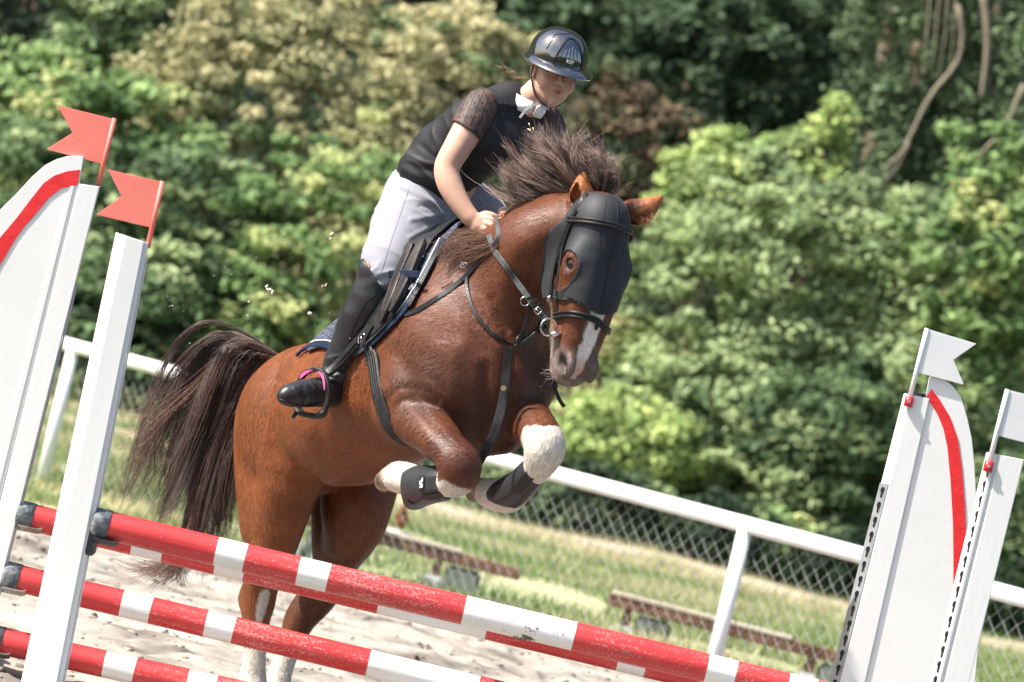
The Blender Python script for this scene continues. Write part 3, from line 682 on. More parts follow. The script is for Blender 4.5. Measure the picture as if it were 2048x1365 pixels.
def pole(label, c0, c1, bands, x_end0, x_end1, d, seed):
    """c0,c1 two points of the centre line in the picture; bands = x of colour changes (first is red)"""
    sl = (c1[1]-c0[1])/(c1[0]-c0[0])
    def at(x): return P(x, c0[1]+(x-c0[0])*sl, d)
    a, b_ = at(x_end0), at(x_end1); ax = (b_-a).normalized(); L = (b_-a).length
    root = empty('jump_pole', a, label, 'jump pole', 'red and white poles of the jump')
    xs = [x_end0+34]+list(bands)+[x_end1-34]
    up = Vector((0, 0, 1)); s = (up-ax*up.dot(ax)).normalized(); t = ax.cross(s); n = 40; R0 = .0495
    r = np.random.default_rng(seed)
    V = []; F = []; fm = []; ring = 0; prev = None
    for bi in range(len(xs)-1):
        steps = max(2, int((xs[bi+1]-xs[bi])/9)); 
        for k in range(steps+1):
            if bi > 0 and k == 0: continue
            x = xs[bi]+(xs[bi+1]-xs[bi])*k/steps; p = at(x)
            for j in range(n):
                an = 2*math.pi*j/n; V.append(p+R0*(s*math.cos(an)+t*math.sin(an)))
            if ring > 0:
                for j in range(n): F.append(((ring-1)*n+j, (ring-1)*n+(j+1) % n, ring*n+(j+1) % n, ring*n+j)); fm.append(bi % 2)
            ring += 1
    Vn = np.array([v[:] for v in V]); cen = np.repeat(np.array([Vn[i*n:(i+1)*n].mean(0) for i in range(ring)]), n, 0)
    dr = (Vn-cen)/R0; loc = Vn-np.array(a); uu = loc@np.array(ax); q = np.stack([uu*3, dr@np.array(s)*2, dr@np.array(t)*2], 1)
    Vn = Vn+dr*((nz3(q, 1, seed)-.5)*.0022+(nz3(q*[2, 6, 6], 1, seed+1)-.5)*.0010)[:, None]
    me_o = npmesh('shaft', Vn-np.array(a), np.array(F), PM, smooth=True, fmat=np.array(fm))
    # object frame along the pole so that the dust streaks run lengthwise
    rot = Matrix((ax, s, t)).transposed()
    me_o.data.transform(rot.inverted().to_4x4()); me_o.parent = root; me_o.matrix_basis = rot.to_4x4()
    for (x0, x1) in ((x_end0, x_end0+34), (x_end1-34, x_end1)):
        e0, e1 = at(x0), at(x1); b = MB(); m_ = (e1-e0)
        if x0 == x_end0: pts = [e0, e0+m_*.03, e0+m_*.12, e0+m_*.2, e1]; rr = [.040, .047, .0515, .0525, .0525]
        else: pts = [e0, e0+m_*.8, e0+m_*.88, e0+m_*.97, e1]; rr = [.0525, .0525, .0515, .047, .040]
        b.tube(pts, rr, 32); b.build('end_cap', M['rubber'], root)
    return at
pole('nearest pole, red and white with a mud splat on its long white band', (215, 1051), (1600, 1381), [433, 491, 597, 657, 928, 1148, 1413, 1470, 1574, 1630], 186, 1888, DN, 1)
pole('top pole of the far row, partly hidden under the nearest pole', (45, 1031), (1240, 1316), [267, 328, 433, 491, 759, 975, 1237, 1292, 1400, 1456], 34, 1700, DL, 2)
pole('middle pole of the far row crossing the hind legs', (20, 1153), (737, 1326), [244, 302, 412, 468, 737, 955, 1215, 1272, 1380, 1436], 6, 1680, DL, 3)
pole('lowest pole of the far row in the bottom left corner', (55, 1294), (400, 1371), [209, 270, 375, 431, 700, 918, 1180, 1236, 1340, 1400], -28, 1650, DL, 4)
def cup(root, x, y, d, m, back=True):
    """steel cup: a plate on the post and a curved tongue under the pole"""
    b = MB(); fr = -Vector(CF)
    prof = [(-4, 2), (6, 4), (20, 7), (34, 10), (44, 9)]
    up = (P(x, y-10, d)-P(x, y, d)); 
    pts = []
    for dd in np.linspace(-.055, .055, 9):
        z = (abs(dd)/.055)**2*9
        pts.append([P(x+px_, y+py_-z*.97, d+dd) for px_, py_ in prof])
    nrow = len(prof); v = [q for row in pts for q in row]; v2 = [q+Vector((0, 0, -.005)) for q in v]; o = len(v)
    f = []
    for i in range(8):
        for j in range(nrow-1):
            a = i*nrow+j; f.append((a, a+1, a+nrow+1, a+nrow)); f.append((a+o, a+nrow+o, a+nrow+1+o, a+1+o))
    rim = [i*nrow for i in range(9)]+[8*nrow+j for j in range(1, nrow)]+[i*nrow+nrow-1 for i in range(7, -1, -1)]+[j for j in range(nrow-2, 0, -1)]
    for i in range(len(rim)): a, c = rim[i], rim[(i+1) % len(rim)]; f.append((a, a+o, c+o, c))
    b.add(v+v2, f)
    if back: b.prism([P(x-6, y+6, d-.03), P(x-1, y+4, d-.03), P(x+9, y-38, d-.03), P(x+4, y-40, d-.03)], Vector(CF)*.06)
    b.build('pole_cup', m, root)
cup(lw, 40, 1056, DL, M['steel']); cup(lw, 8, 1180, DL, M['steel']); cup(lw, -24, 1306, DL, M['steel'])
cup(ln, 192, 1082, DN, M['blackplastic'], False)
pxprism('cup_plate', [(182, 1050), (187, 1042), (197, 1044), (200, 1050), (188, 1108), (182, 1113), (171, 1110), (170, 1102)], DN-.035, .06, M['blackplastic'], ln, .002)
# mud splat and crumbs on the nearest pole
b = MB(); r = np.random.default_rng(8)
for (cx, cy, n, s) in ((1045, 1277, 60, .010), (1060, 1264, 14, .005), (1010, 1262, 9, .0035), (1120, 1272, 8, .003), (860, 1215, 10, .004), (700, 1170, 5, .004), (1250, 1305, 16, .003), (960, 1240, 8, .003)):
    for i in range(n):
        x, y = cx+r.normal(0, 8 if n < 50 else 10), cy+r.normal(0, 4); fr = (y-(1051+(x-215)*.2383))/30
        if abs(fr) > .97: continue
        p = P(x, y, DN-.0495*math.sqrt(1-fr*fr)); k = s*r.uniform(.3, 1)
        bm = bmesh.new(); bmesh.ops.create_icosphere(bm, subdivisions=1, radius=1); rot = Matrix.Rotation(r.uniform(0, 6), 3, 'Y')
        b.add([p+rot @ Vector((v.co.x*k*1.3, v.co.y*.002, v.co.z*k*.7)) for v in bm.verts], [[v.index for v in f.verts] for f in bm.faces], 0, True); bm.free()
tag(b.build('mud_splat', M['clod']), 'dark dried mud crumbs stuck to the nearest pole', 'mud', kind='stuff')
# ================================================================ the horse
M['coat'] = mat('coat', (1, 1, 1), .5, .32, base2=(.80, .76, .72), attr='coat', scale=9, detail=6, ramp=(.35, .7), bump=.35, bscale=260, sheen=.0, bdist=.004)
def coat_extra(m):
    nt = m.node_tree; N = nt.nodes; L = nt.links; b = N['Principled BSDF']
    tc = N.new('ShaderNodeTexCoord'); mp = N.new('ShaderNodeMapping'); L.new(tc.outputs['Object'], mp.inputs[0])
    mp.inputs['Rotation'].default_value = (.3, .5, .4); mp.inputs['Scale'].default_value = (420, 420, 70)
    n = N.new('ShaderNodeTexNoise'); n.inputs['Scale'].default_value = 1; n.inputs['Detail'].default_value = 3; L.new(mp.outputs[0], n.inputs[0])
    n2 = N.new('ShaderNodeTexNoise'); n2.inputs['Scale'].default_value = 22; n2.inputs['Detail'].default_value = 5; L.new(tc.outputs['Object'], n2.inputs[0])
    b1 = N.new('ShaderNodeBump'); b1.inputs['Strength'].default_value = .55; b1.inputs['Distance'].default_value = .0025; L.new(n.outputs[0], b1.inputs['Height'])
    b2 = N.new('ShaderNodeBump'); b2.inputs['Strength'].default_value = .35; b2.inputs['Distance'].default_value = .007; L.new(n2.outputs[0], b2.inputs['Height'])
    L.new(b1.outputs[0], b2.inputs['Normal']); L.new(b2.outputs[0], b.inputs['Normal'])
    cr = N.new('ShaderNodeMapRange'); cr.inputs['From Min'].default_value = .3; cr.inputs['From Max'].default_value = .7; cr.inputs['To Min'].default_value = .44; cr.inputs['To Max'].default_value = .62
    L.new(n2.outputs[0], cr.inputs[0]); L.new(cr.outputs[0], b.inputs['Roughness'])
coat_extra(M['coat'])
M['hoof'] = mat('hoof', (.34, .24, .15), .6, .4, base2=(.10, .07, .05), scale=30, detail=8, stretch=(1, 1, .4), bump=.3)
M['sole'] = mat('sole', (.50, .44, .36), .9, .1, base2=(.16, .14, .12), scale=35, detail=8, bump=.6)
M['eye'] = mat('eye', (.012, .008, .006), .10, .4, coat=.25)
def pv(x, y, z): return Vector(CR*x-CU*y+CF*z)
TA = Vector((.449, -.722, .529)).normalized(); TR = Vector((-.849, -.528, 0)).normalized(); TD = TR.cross(TA).normalized()
if TD.z < 0: TD = -TD
TO = Q(905, 480, 120)
def HB(a, s, t): return TO+TA*a+TR*s+TD*t
hf = pv(.52, .05, -.85).normalized(); ha = pv(-.268, 1, .08); ha = (ha-hf*ha.dot(hf)).normalized(); hc = ha.cross(hf).normalized()
if hc.dot(pv(-1, 0, 0)) < 0: hc = -hc
HO = Q(1198, 402, -200)
def Hd(a, b, c): return HO+(ha*a*.965+hf*b+hc*c*.94)/560.
def hcoord(Pn):
    q = (np.asarray(Pn)-np.array(HO))*560.; return q@np.array(ha)/.965, q@np.array(hf), q@np.array(hc)/.94
def qc(F, pts, k, n=0, op='add'):
    """limb through (x,y,z,r) horse units"""
    w = [Q(p[0], p[1], p[2]) for p in pts]; r = [p[3]/S0 for p in pts]
    F.chain(w, r, k, n, op)
def body_prims(F):
    T = (TA, TR, TD)
    F.ell(HB(-.62, 0, -.375), T, (.45, .28, .300), 0)
    F.ell(HB(-.25, 0, -.395), T, (.42, .270, .345), .12)
    F.ell(HB(.05, 0, -.46), T, (.27, .235, .345), .12)
    F.ell(HB(-1.02, 0, -.235), T, (.30, .25, .235), .12)
    F.ell(HB(-1.08, .10, -.30), T, (.24, .14, .22), .06); F.ell(HB(-1.08, -.10, -.30), T, (.24, .14, .22), .06)
    F.ell(HB(-.06, 0, -.07), T, (.30, .065, .10), .12)
    # neck
    qc(F, [(935, 590, 70, 112), (1000, 558, -15, 80), (1062, 503, -95, 70), (1128, 455, -165, 54)], .08, 8)
    qc(F, [(955, 700, 10, 118), (1002, 620, -40, 84), (1040, 560, -85, 58), (1080, 515, -120, 38)], .06, 8)
    qc(F, [(925, 512, 110, 38), (985, 520, 60, 30), (1035, 470, 0, 34), (1085, 436, -75, 36), (1150, 426, -160, 38)], .05, 9)
    # shoulders, pectorals, upper arms
    F.ell(Q(880, 640, 60), (pv(.35, .94, -.1).normalized(), pv(-.84, .3, -.5).normalized(), pv(-.84, .3, -.5).normalized().cross(pv(.35, .94, -.1).normalized())), (.27, .08, .15), .08)
    qc(F, [(864, 720, 10, 92), (834, 790, -15, 78), (808, 828, 10, 56)], .05)
    qc(F, [(812, 776, 0, 48), (803, 815, -6, 40), (806, 846, -24, 30)], .03)
    qc(F, [(1020, 700, 60, 80), (1032, 765, 20, 76), (1025, 810, 10, 60)], .05)
    qc(F, [(900, 770, -85, 66), (930, 840, -60, 60)], .06); qc(F, [(1015, 775, -75, 66), (1000, 850, -50, 58)], .06)
    qc(F, [(965, 850, -20, 60), (975, 862, 60, 50)], .05)
    # crease between the pectorals and along the neck muscles
    # right hind
    qc(F, [(575, 800, 560, 84), (556, 880, 560, 74), (546, 960, 540, 64), (543, 1030, 500, 52), (540, 1090, 485, 42)], .075, 10)
    qc(F, [(612, 815, 440, 84), (596, 900, 400, 74), (580, 980, 400, 54), (560, 1060, 440, 42), (540, 1125, 470, 36), (520, 1175, 500, 29), (516, 1205, 505, 27), (512, 1250, 505, 21), (508, 1320, 500, 18.5), (505, 1368, 500, 22), (507, 1392, 490, 19)], .04, 22)
    qc(F, [(540, 1100, 500, 24), (510, 1150, 530, 15), (494, 1190, 540, 15), (496, 1215, 535, 15), (503, 1290, 520, 9)], .02, 8)
    qc(F, [(562, 880, 520, 72), (556, 950, 490, 66), (552, 1030, 460, 48)], .06, 6)
    # left hind
    qc(F, [(735, 880, 600, 90), (722, 960, 560, 76), (712, 1020, 520, 66), (704, 1065, 530, 54), (676, 1120, 590, 40), (640, 1190, 640, 34), (604, 1232, 650, 28), (584, 1280, 645, 21), (562, 1345, 635, 18.5), (550, 1385, 630, 22), (548, 1404, 615, 19)], .04, 22)
    qc(F, [(690, 900, 620, 76), (672, 980, 600, 52), (662, 1060, 590, 34), (655, 1110, 600, 26)], .04, 8)
    qc(F, [(655, 1120, 620, 24), (618, 1180, 670, 15), (598, 1215, 680, 15), (585, 1260, 665, 10)], .02, 8)
    # sheath
    qc(F, [(650, 930, 380, 26), (672, 945, 340, 20)], .03)
    # right fore
    qc(F, [(818, 828, -30, 50), (846, 850, -95, 42), (876, 878, -160, 35), (905, 908, -205, 32), (920, 932, -222, 37), (915, 957, -212, 31), (890, 968, -175, 22), (858, 970, -130, 21), (830, 963, -85, 29), (806, 957, -55, 26), (792, 955, -40, 25)], .025, 26)
    qc(F, [(832, 812, -50, 30), (862, 834, -110, 24), (900, 875, -180, 20)], .018, 8)
    qc(F, [(800, 850, -10, 22), (850, 888, -110, 17), (888, 920, -185, 14)], .014, 8)
    qc(F, [(908, 914, -228, 19), (936, 920, -234, 19)], .010); qc(F, [(936, 946, -232, 17), (912, 948, -234, 15)], .010)
    # left fore
    qc(F, [(1020, 812, -20, 56), (1050, 838, -80, 46), (1075, 862, -150, 37), (1090, 885, -195, 34), (1088, 908, -198, 32), (1076, 935, -178, 24), (1052, 965, -135, 20), (1022, 992, -90, 27), (996, 992, -60, 26), (975, 984, -40, 25)], .025, 26)
    qc(F, [(1078, 870, -208, 19), (1104, 882, -208, 18)], .010); qc(F, [(1098, 908, -208, 16), (1076, 905, -210, 15)], .010)
    qc(F, [(1030, 985, -95, 22), (1016, 1006, -100, 18)], .015)
def head_prims(F, k0=.03):
    H = (ha, hf, hc); u = 1/560.
    e = lambda a, b, c, ra, rb, rc, k=.03, op='add': F.ell(Hd(a, b, c), H, (ra*u, rb*u, rc*u), k, op)
    c = lambda p, k=.03, op='add', n=0: F.chain([Hd(*q[:3]) for q in p], [q[3]*u for q in p], k, n, op)
    e(50, 14, 0, 66, 62, 56, k0)
    e(95, 34, 0, 90, 46, 50, .03)
    c([(110, 34, 30, 34), (190, 40, 20, 34), (270, 34, 14, 29), (335, 22, 8, 26)], .02, n=10); c([(110, 34, -30, 34), (190, 40, -20, 34), (270, 34, -14, 29), (335, 22, -8, 26)], .02, n=10)
    for s in (1, -1):
        e(150, -34, 34*s, 84, 58, 26, .03)
        e(140, 38, 53*s, 34, 26, 22, .02)
        c([(140, 20, 58*s, 14), (200, 14, 50*s, 9), (245, 12, 42*s, 6)], .018)
        c([(215, -14, 26*s, 30), (280, -8, 20*s, 27), (330, -2, 18*s, 26)], .025)
        e(338, 26, 22*s, 36, 26, 18, .018)
        e(352, 2, 15*s, 30, 30, 22, .018)
        F.ell(Hd(350, 35, 37*s), (ha*.9+hf*.43, (hf*.9-ha*.43), hc), (23*u, 11*u, 16*u), .008, 'sub')
        c([(328, 46, 31*s, 7), (348, 54, 29*s, 8), (368, 46, 27*s, 7)], .008, n=6)
        F.ell(Hd(143, 41, 71*s), H, (15*u, 12*u, 12*u), .008, 'sub')
        c([(124, 30, 66*s, 6), (127, 46, 66*s, 7.5), (136, 58, 56*s, 6.5)], .007); c([(163, 34, 64*s, 5), (160, 50, 59*s, 5)], .008)
        c([(300, -20, 44*s, 3), (345, -14, 42*s, 3), (372, 2, 34*s, 3)], .01, 'sub')
    e(350, -24, 0, 26, 20, 24, .02); e(374, 8, 0, 14, 24, 24, .015)
    e(250, -50, 0, 60, 12, 14, .03, 'sub')
def ear(F, base, mid, tip, open_dir, rb, rm):
    F.chain([base, mid, tip], [rb, rm, .006], .02, 8)
    o = Vector(open_dir).normalized()
    F.chain([base.lerp(mid, .25)+o*rb*.72, mid+o*rm*.62, mid.lerp(tip, .72)+o*.012], [rb*.50, rm*.56, .003], .006, 8, 'sub')
def ears(F):
    ear(F, Q(1170, 420, -196), Q(1163, 390, -208), Q(1167, 346, -214), pv(-.62, -.1, -.75), .0440, .0375)
    ear(F, Q(1256, 424, -150), Q(1284, 423, -158), Q(1324, 394, -166), pv(-.1, .75, -.6), .0400, .037)
HL, HH = (-1.22, 13.95, -.15), (.68, 16.75, 2.42)
HF = Field(HL, HH, .0068)
body_prims(HF); head_prims(HF, .05); ears(HF)
# hide ripples: slight muscle relief, strongest near the surface
hV, hF = HF.mesh(); hV = relax(hV, hF, 3, .5)
def vnormals(V, F):
    a = V[F[:, 1]]-V[F[:, 0]]; b = V[F[:, 2]]-V[F[:, 0]]; n = np.cross(a, b); N_ = np.zeros_like(V)
    for i in range(F.shape[1]):
        for c in range(3): N_[:, c] += np.bincount(F[:, i], weights=n[:, c], minlength=len(V))
    return N_/np.maximum(np.linalg.norm(N_, axis=1)[:, None], 1e-9)
hN = vnormals(hV, hF)
def px_of(V):
    d = np.asarray(V)-CO; z = d@CF; return 1024+FPX*(d@CR)/z, 682.5-FPX*(d@CU)/z, (z-D0)*S0
hx, hy, hz = px_of(hV)
# relief: long soft folds on shoulder and flank
def relief():
    disp = np.zeros(len(hV))
    near = (hz < 520)
    def groove(path, wdt, dep):
        q = smoothpath(path, 30); dm = np.full(len(hV), 1e9)
        for i in range(len(q)-1):
            a = q[i]; b = q[i+1]; ab = b-a; t = np.clip(((hx-a[0])*ab[0]+(hy-a[1])*ab[1])/(ab@ab+1e-9), 0, 1)
            dm = np.minimum(dm, (hx-a[0]-t*ab[0])**2+(hy-a[1]-t*ab[1])**2)
        return dep*np.exp(-dm/(2*wdt*wdt))
    facing = np.clip(-(hN@CF), 0, 1)
    G = [([(968, 735), (968, 800), (972, 880)], 9, -.014), ([(770, 800), (800, 775), (850, 780), (875, 800)], 7, -.006), ([(985, 600), (1010, 660), (1020, 720)], 9, -.008), ([(560, 760), (585, 860), (625, 930)], 6, -.007),
         ([(600, 720), (610, 790), (640, 880), (650, 930)], 9, -.006), ([(848, 830), (880, 868), (905, 890)], 4, -.005), ([(830, 850), (862, 880)], 4, .004), ([(800, 640), (860, 690), (910, 700)], 16, .007),
         ([(880, 560), (930, 640), (960, 700)], 12, -.006), ([(1040, 480), (1010, 540), (1000, 600)], 14, .008), ([(1090, 480), (1060, 560), (1045, 620)], 8, -.007), ([(700, 880), (760, 930), (840, 940)], 10, -.004),
         ([(545, 900), (562, 980), (548, 1050)], 12, -.003), ([(520, 980), (515, 1060)], 8, .004), ([(870, 760), (900, 800), (905, 850)], 10, -.006), ([(1040, 800), (1030, 850)], 9, -.006),
         ([(705, 980), (720, 1040), (700, 1090)], 10, -.005), ([(660, 960), (680, 1040)], 10, .005), ([(1135, 640), (1150, 680), (1160, 700)], 5, -.003), ([(1118, 660), (1125, 700)], 4, .003)]
    G += [([(838, 800), (858, 822), (880, 850), (903, 882)], 5, .006), ([(812, 812), (838, 842), (862, 872), (880, 900)], 5, .005), ([(880, 700), (905, 745), (900, 800)], 14, .006), ([(1030, 715), (1045, 760), (1040, 800)], 12, .006),
         ([(905, 600), (925, 660), (915, 720)], 14, .005), ([(1060, 790), (1075, 830), (1090, 850)], 6, -.005), ([(790, 700), (815, 735), (850, 752)], 12, -.006), ([(1000, 700), (985, 650), (965, 600)], 9, .005), ([(640, 770), (680, 800), (730, 810)], 14, .004)]
    for p, w_, d_ in G: disp += groove(p, w_, d_*1.5)*facing*near
    q = nz3(hV, 16, 3)-.5; disp += q*.0035*(hz > -150)
    vein = np.abs(nz3(hV, 11, 5)-.5); disp += np.where(vein < .02, .0014, 0)*((hy > 560) & (hz > -160) & (hz < 200))
    return disp
hV = hV+hN*relief()[:, None]
# ---------------- coat colours (markings of the animal, plus painted ear glow and left hind shade)
def seg_d(pts, V):
    w = np.array([np.array(Q(*p[:3])) for p in pts]); dm = np.full(len(V), 9.)
    for i in range(len(w)-1):
        ab = w[i+1]-w[i]; t = np.clip(((V-w[i])@ab)/(ab@ab), 0, 1); dm = np.minimum(dm, np.linalg.norm(V-w[i]-t[:, None]*ab, axis=1))
    return dm
def mixc(col, w, c): w = np.clip(w, 0, 1)[:, None]; return col*(1-w)+np.array(c)*w
def sstep(x, a, b): t = np.clip((x-a)/(b-a), 0, 1); return t*t*(3-2*t)
n1 = nz3(hV, 7, 21)-.5; n2 = nz3(hV, 34, 22)-.5; n3 = nz3(hV, 90, 23)-.5
ed = n1*.02+n2*.014+n3*.006
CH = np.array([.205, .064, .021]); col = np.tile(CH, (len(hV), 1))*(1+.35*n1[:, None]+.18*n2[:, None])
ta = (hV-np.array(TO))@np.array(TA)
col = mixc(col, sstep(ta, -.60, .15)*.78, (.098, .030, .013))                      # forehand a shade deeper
col = mixc(col, sstep(-seg_d([(700, 900, 620), (690, 1040, 560), (640, 1190, 640)], hV), -.24, -.12)*.7, (.075, .028, .017))  # shade on the left hind leg, painted as a darker coat colour
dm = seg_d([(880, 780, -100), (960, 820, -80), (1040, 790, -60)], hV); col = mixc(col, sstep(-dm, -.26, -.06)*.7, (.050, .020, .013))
WH = (.62, .57, .50)
# legs
dk = seg_d([(905, 905, -205), (925, 925, -222)], hV); col = mixc(col, sstep(-dk, -.11, -.06)*.8, (.075, .025, .016))
d1 = seg_d([(905, 985, -215), (880, 972, -160), (830, 963, -85), (780, 953, -30)], hV); col = mixc(col, sstep(-(d1+ed), -.078, -.070), WH)
d2 = seg_d([(1092, 888, -198), (1076, 935, -178), (1052, 965, -135), (1022, 992, -90), (975, 984, -40), (960, 978, -30)], hV); col = mixc(col, sstep(-(d2+ed), -.105, -.094)*(hy > 852-8*n2), WH)
d3 = seg_d([(512, 1318, 500), (505, 1368, 500), (507, 1400, 480)], hV); col = mixc(col, sstep(-(d3+ed), -.075, -.066), WH)
d4 = seg_d([(575, 1300, 642), (562, 1345, 635), (548, 1404, 615)], hV); col = mixc(col, sstep(-(d4+ed), -.080, -.070), WH)
d5 = seg_d([(531, 1180, 470), (520, 1240, 470), (516, 1300, 470)], hV); col = mixc(col, sstep(-(d5+ed*.7), -.026, -.018)*(hx > 508), WH)
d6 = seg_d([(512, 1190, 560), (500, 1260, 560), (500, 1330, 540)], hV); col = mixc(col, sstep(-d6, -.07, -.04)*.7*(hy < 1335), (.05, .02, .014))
# head
A_, B_, C_ = hcoord(hV); onh = (seg_d([(1187, 402, -170), (1170, 560, -200), (1150, 760, -220)], hV) < .20)*(B_ > -78)*(A_ < 392)*(hz < -120)
mz = sstep(A_+B_*-.25+n1*60+n2*30, 268, 330)*onh; col = mixc(col, mz*.85, (.13, .105, .098))
mz2 = sstep(-B_+ (A_-240)*.35+n2*30, 8, 30)*onh*(A_ > 215); col = mixc(col, mz2*.6, (.30, .24, .20))
wdt = np.interp(A_, [60, 130, 190, 250, 310, 345, 380], [20, 19, 18, 17, 14, 13, 10]); ofs = np.interp(A_, [60, 200, 300, 380], [0, 0, 3, 12])
bl = sstep(-(np.abs(C_-ofs)+n2*4), -wdt-2, -wdt+1.5)*onh*(B_ > 20)*(A_ > 40)*(A_ < 372)
halo = sstep(-(np.abs(C_-ofs)+n2*5), -wdt-9, -wdt-2)*onh*(B_ > 20)*(A_ > 40)*(A_ < 375); col = mixc(col, halo*.6, (.12, .10, .095))
col = mixc(col, bl, (.82, .77, .71)); col = mixc(col, bl*sstep(A_, 315, 345), (.66, .44, .38))
for s in (1, -1):
    dn = np.sqrt(((A_-351)/24)**2+((B_-40)/13)**2+((C_-36*s)/16)**2); col = mixc(col, sstep(-dn, -1.25, -.8), (.022, .016, .015))
    de = np.sqrt(((A_-143)/20)**2+((B_-40)/16)**2+((C_-62*s)/18)**2); col = mixc(col, sstep(-de, -1.15, -.9)*.9, (.03, .018, .014))
# orange glow of sunlight through the ears painted into their inside, rims darker
for b_, m_, t_ in (((1170, 420, -196), (1163, 390, -208), (1167, 346, -214)), ((1256, 424, -150), (1284, 423, -158), (1324, 394, -166))):
    de = seg_d([b_, m_, t_], hV); col = mixc(col, sstep(-de, -.05, -.03)*.75*(hy < 440), (.42, .15, .05))
col *= (1+.25*n3[:, None])
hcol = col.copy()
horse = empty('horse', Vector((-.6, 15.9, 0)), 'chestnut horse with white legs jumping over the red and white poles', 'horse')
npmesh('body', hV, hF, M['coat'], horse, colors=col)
HBV = bvh_of(hV, hF)
for s in (1, -1):
    bm = bmesh.new(); bmesh.ops.create_uvsphere(bm, u_segments=24, v_segments=16, radius=15/560); c = Hd(143, 34, 54.5*s)
    for v in bm.verts: v.co += c
    b = MB(); b.add([v.co for v in bm.verts], [[v.index for v in f.verts] for f in bm.faces], 0, True); bm.free(); b.build('eye', M['eye'], horse)
def hoof(top, axis, r0, r1, L, toe, nm='hoof'):
    """truncated cone of horn, its sole and shoe rim"""
    ax = Vector(axis).normalized(); t = Vector(toe); t = (t-ax*t.dot(ax)).normalized(); s = ax.cross(t); top = Vector(top); V = []; n = 28; b = MB()
    rows = [(-.1, .86, 0), (0, 1.0, 0), (.35, 1.05, .1), (.9, 1.12, .24), (1.0, 1.12, .26)]
    for (h, k, sh) in rows:
        for j in range(n):
            a = 2*math.pi*j/n; rr = r0+(r1-r0)*max(h, 0); ca = math.cos(a); back = 1.0 if ca > -.5 else .86
            V.append(top+ax*L*h*(1.0 if ca > 0 else (1-.45*abs(ca)*max(h, 0)))+t*(rr*ca*back+sh*L*.5)+s*(rr*math.sin(a)*.95))
    F = [(i*n+j, i*n+(j+1) % n, (i+1)*n+(j+1) % n, (i+1)*n+j) for i in range(4) for j in range(n)]
    b.add(V, F, 0, True); V2 = [V[4*n+j] for j in range(n)]; c = sum(V2, Vector())/n
    rim = [p.lerp(c, .18) for p in V2]; dish = [p.lerp(c, .25)-ax*L*.10 for p in V2]
    b.add(V2+rim, [(j, (j+1) % n, n+(j+1) % n, n+j) for j in range(n)], 1); b.add(rim+dish, [(j, (j+1) % n, n+(j+1) % n, n+j) for j in range(n)], 1)
    b.add(dish+[c-ax*L*.12], [(j, (j+1) % n, n) for j in range(n)], 1)
    b.build(nm, [M['hoof'], M['sole']], horse)
hoof(Q(790, 955, -38), pv(-.62, -.10, .70), .044, .054, .062, pv(.1, .9, .3))
hoof(Q(973, 982, -38), pv(-.62, -.25, .72), .044, .054, .062, pv(.1, .9, .3))
hoof(Q(507, 1394, 490), Vector((.02, -.25, -1)), .043, .060, .070, Vector((.1, -1, 0)))
hoof(Q(548, 1406, 615), Vector((.02, -.25, -1)), .043, .060, .070, Vector((.1, -1, 0)))

HOODB = ([-20, 20, 50, 90, 130, 180, 232], [-8, -6, -12, -44, -72, -74, -58])
def hole_of(A, B, C): return (((A-160)/42)**2+((B-(20-(A-160)*.38))/41)**2 < 1) & (np.abs(C) > 24)
# short coat hairs lying along the body
def fur(n, seed):
    r = np.random.default_rng(seed); a = hV[hF[:, 0]]; ab = hV[hF[:, 1]]-a; ac = hV[hF[:, 3]]-a; area = np.linalg.norm(np.cross(ab, ac), axis=1)
    vis = (-(hN[hF[:, 0]]@CF)) > -.25; area = area*vis; f = r.choice(len(hF), n, p=area/area.sum()); u, v = r.random((2, n, 1)); p = a[f]+ab[f]*u+ac[f]*v
    nn = hN[hF[f, 0]]; c = hcol[hF[f, 0]]; x, y, z = px_of(p)
    flow = np.tile(-np.array(TA)*.75+np.array([0, 0, -.65]), (n, 1)); hd = (seg_d([(1187, 402, -170), (1150, 760, -220)], p) < .16); flow[hd] = np.array(ha)
    leg = (z > 380) & (y > 980); flow[leg] = [0, 0, -1]
    flow = flow+(np.stack([nz3(p, 5, 31), nz3(p, 5, 32), nz3(p, 5, 33)], 1)-.5)*1.6+r.normal(0, .13, (n, 3))
    t = flow-nn*(flow*nn).sum(1)[:, None]; t /= np.linalg.norm(t, axis=1)[:, None]; b = np.cross(nn, t)
    keep = (seg_d([(890, 966, -175), (815, 968, -72)], p) > .075) & (seg_d([(1068, 940, -168), (1000, 1000, -66)], p) > .064)
    A, B, C = hcoord(p); keep &= ~((A > -14) & (A < 226) & (B > np.interp(A, *HOODB)) & hd & ~hole_of(A, B, C)); keep &= ~(np.sqrt(((A-143)/20)**2+((B-38)/16)**2+((np.abs(C)-60)/22)**2) < 1)
    n = int(keep.sum()); p, nn, c, t, b, hd = p[keep], nn[keep], c[keep], t[keep], b[keep], hd[keep]
    L = r.uniform(.010, .019, (n, 1)); w = r.uniform(.0006, .0011, (n, 1)); L[hd] *= .5
    tip = p+t*L+nn*L*r.uniform(.10, .30, (n, 1)); V = np.stack([p-b*w+nn*.0006, p+b*w+nn*.0006, tip], 1).reshape(-1, 3)
    cc = np.clip(c*r.uniform(.55, 1.55, (n, 1)), 0, .85)
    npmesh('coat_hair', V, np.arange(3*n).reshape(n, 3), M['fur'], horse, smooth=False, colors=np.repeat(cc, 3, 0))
M['fur'] = mat('fur', (1, 1, 1), .46, .44, attr='coat')
fur(150000, 51)
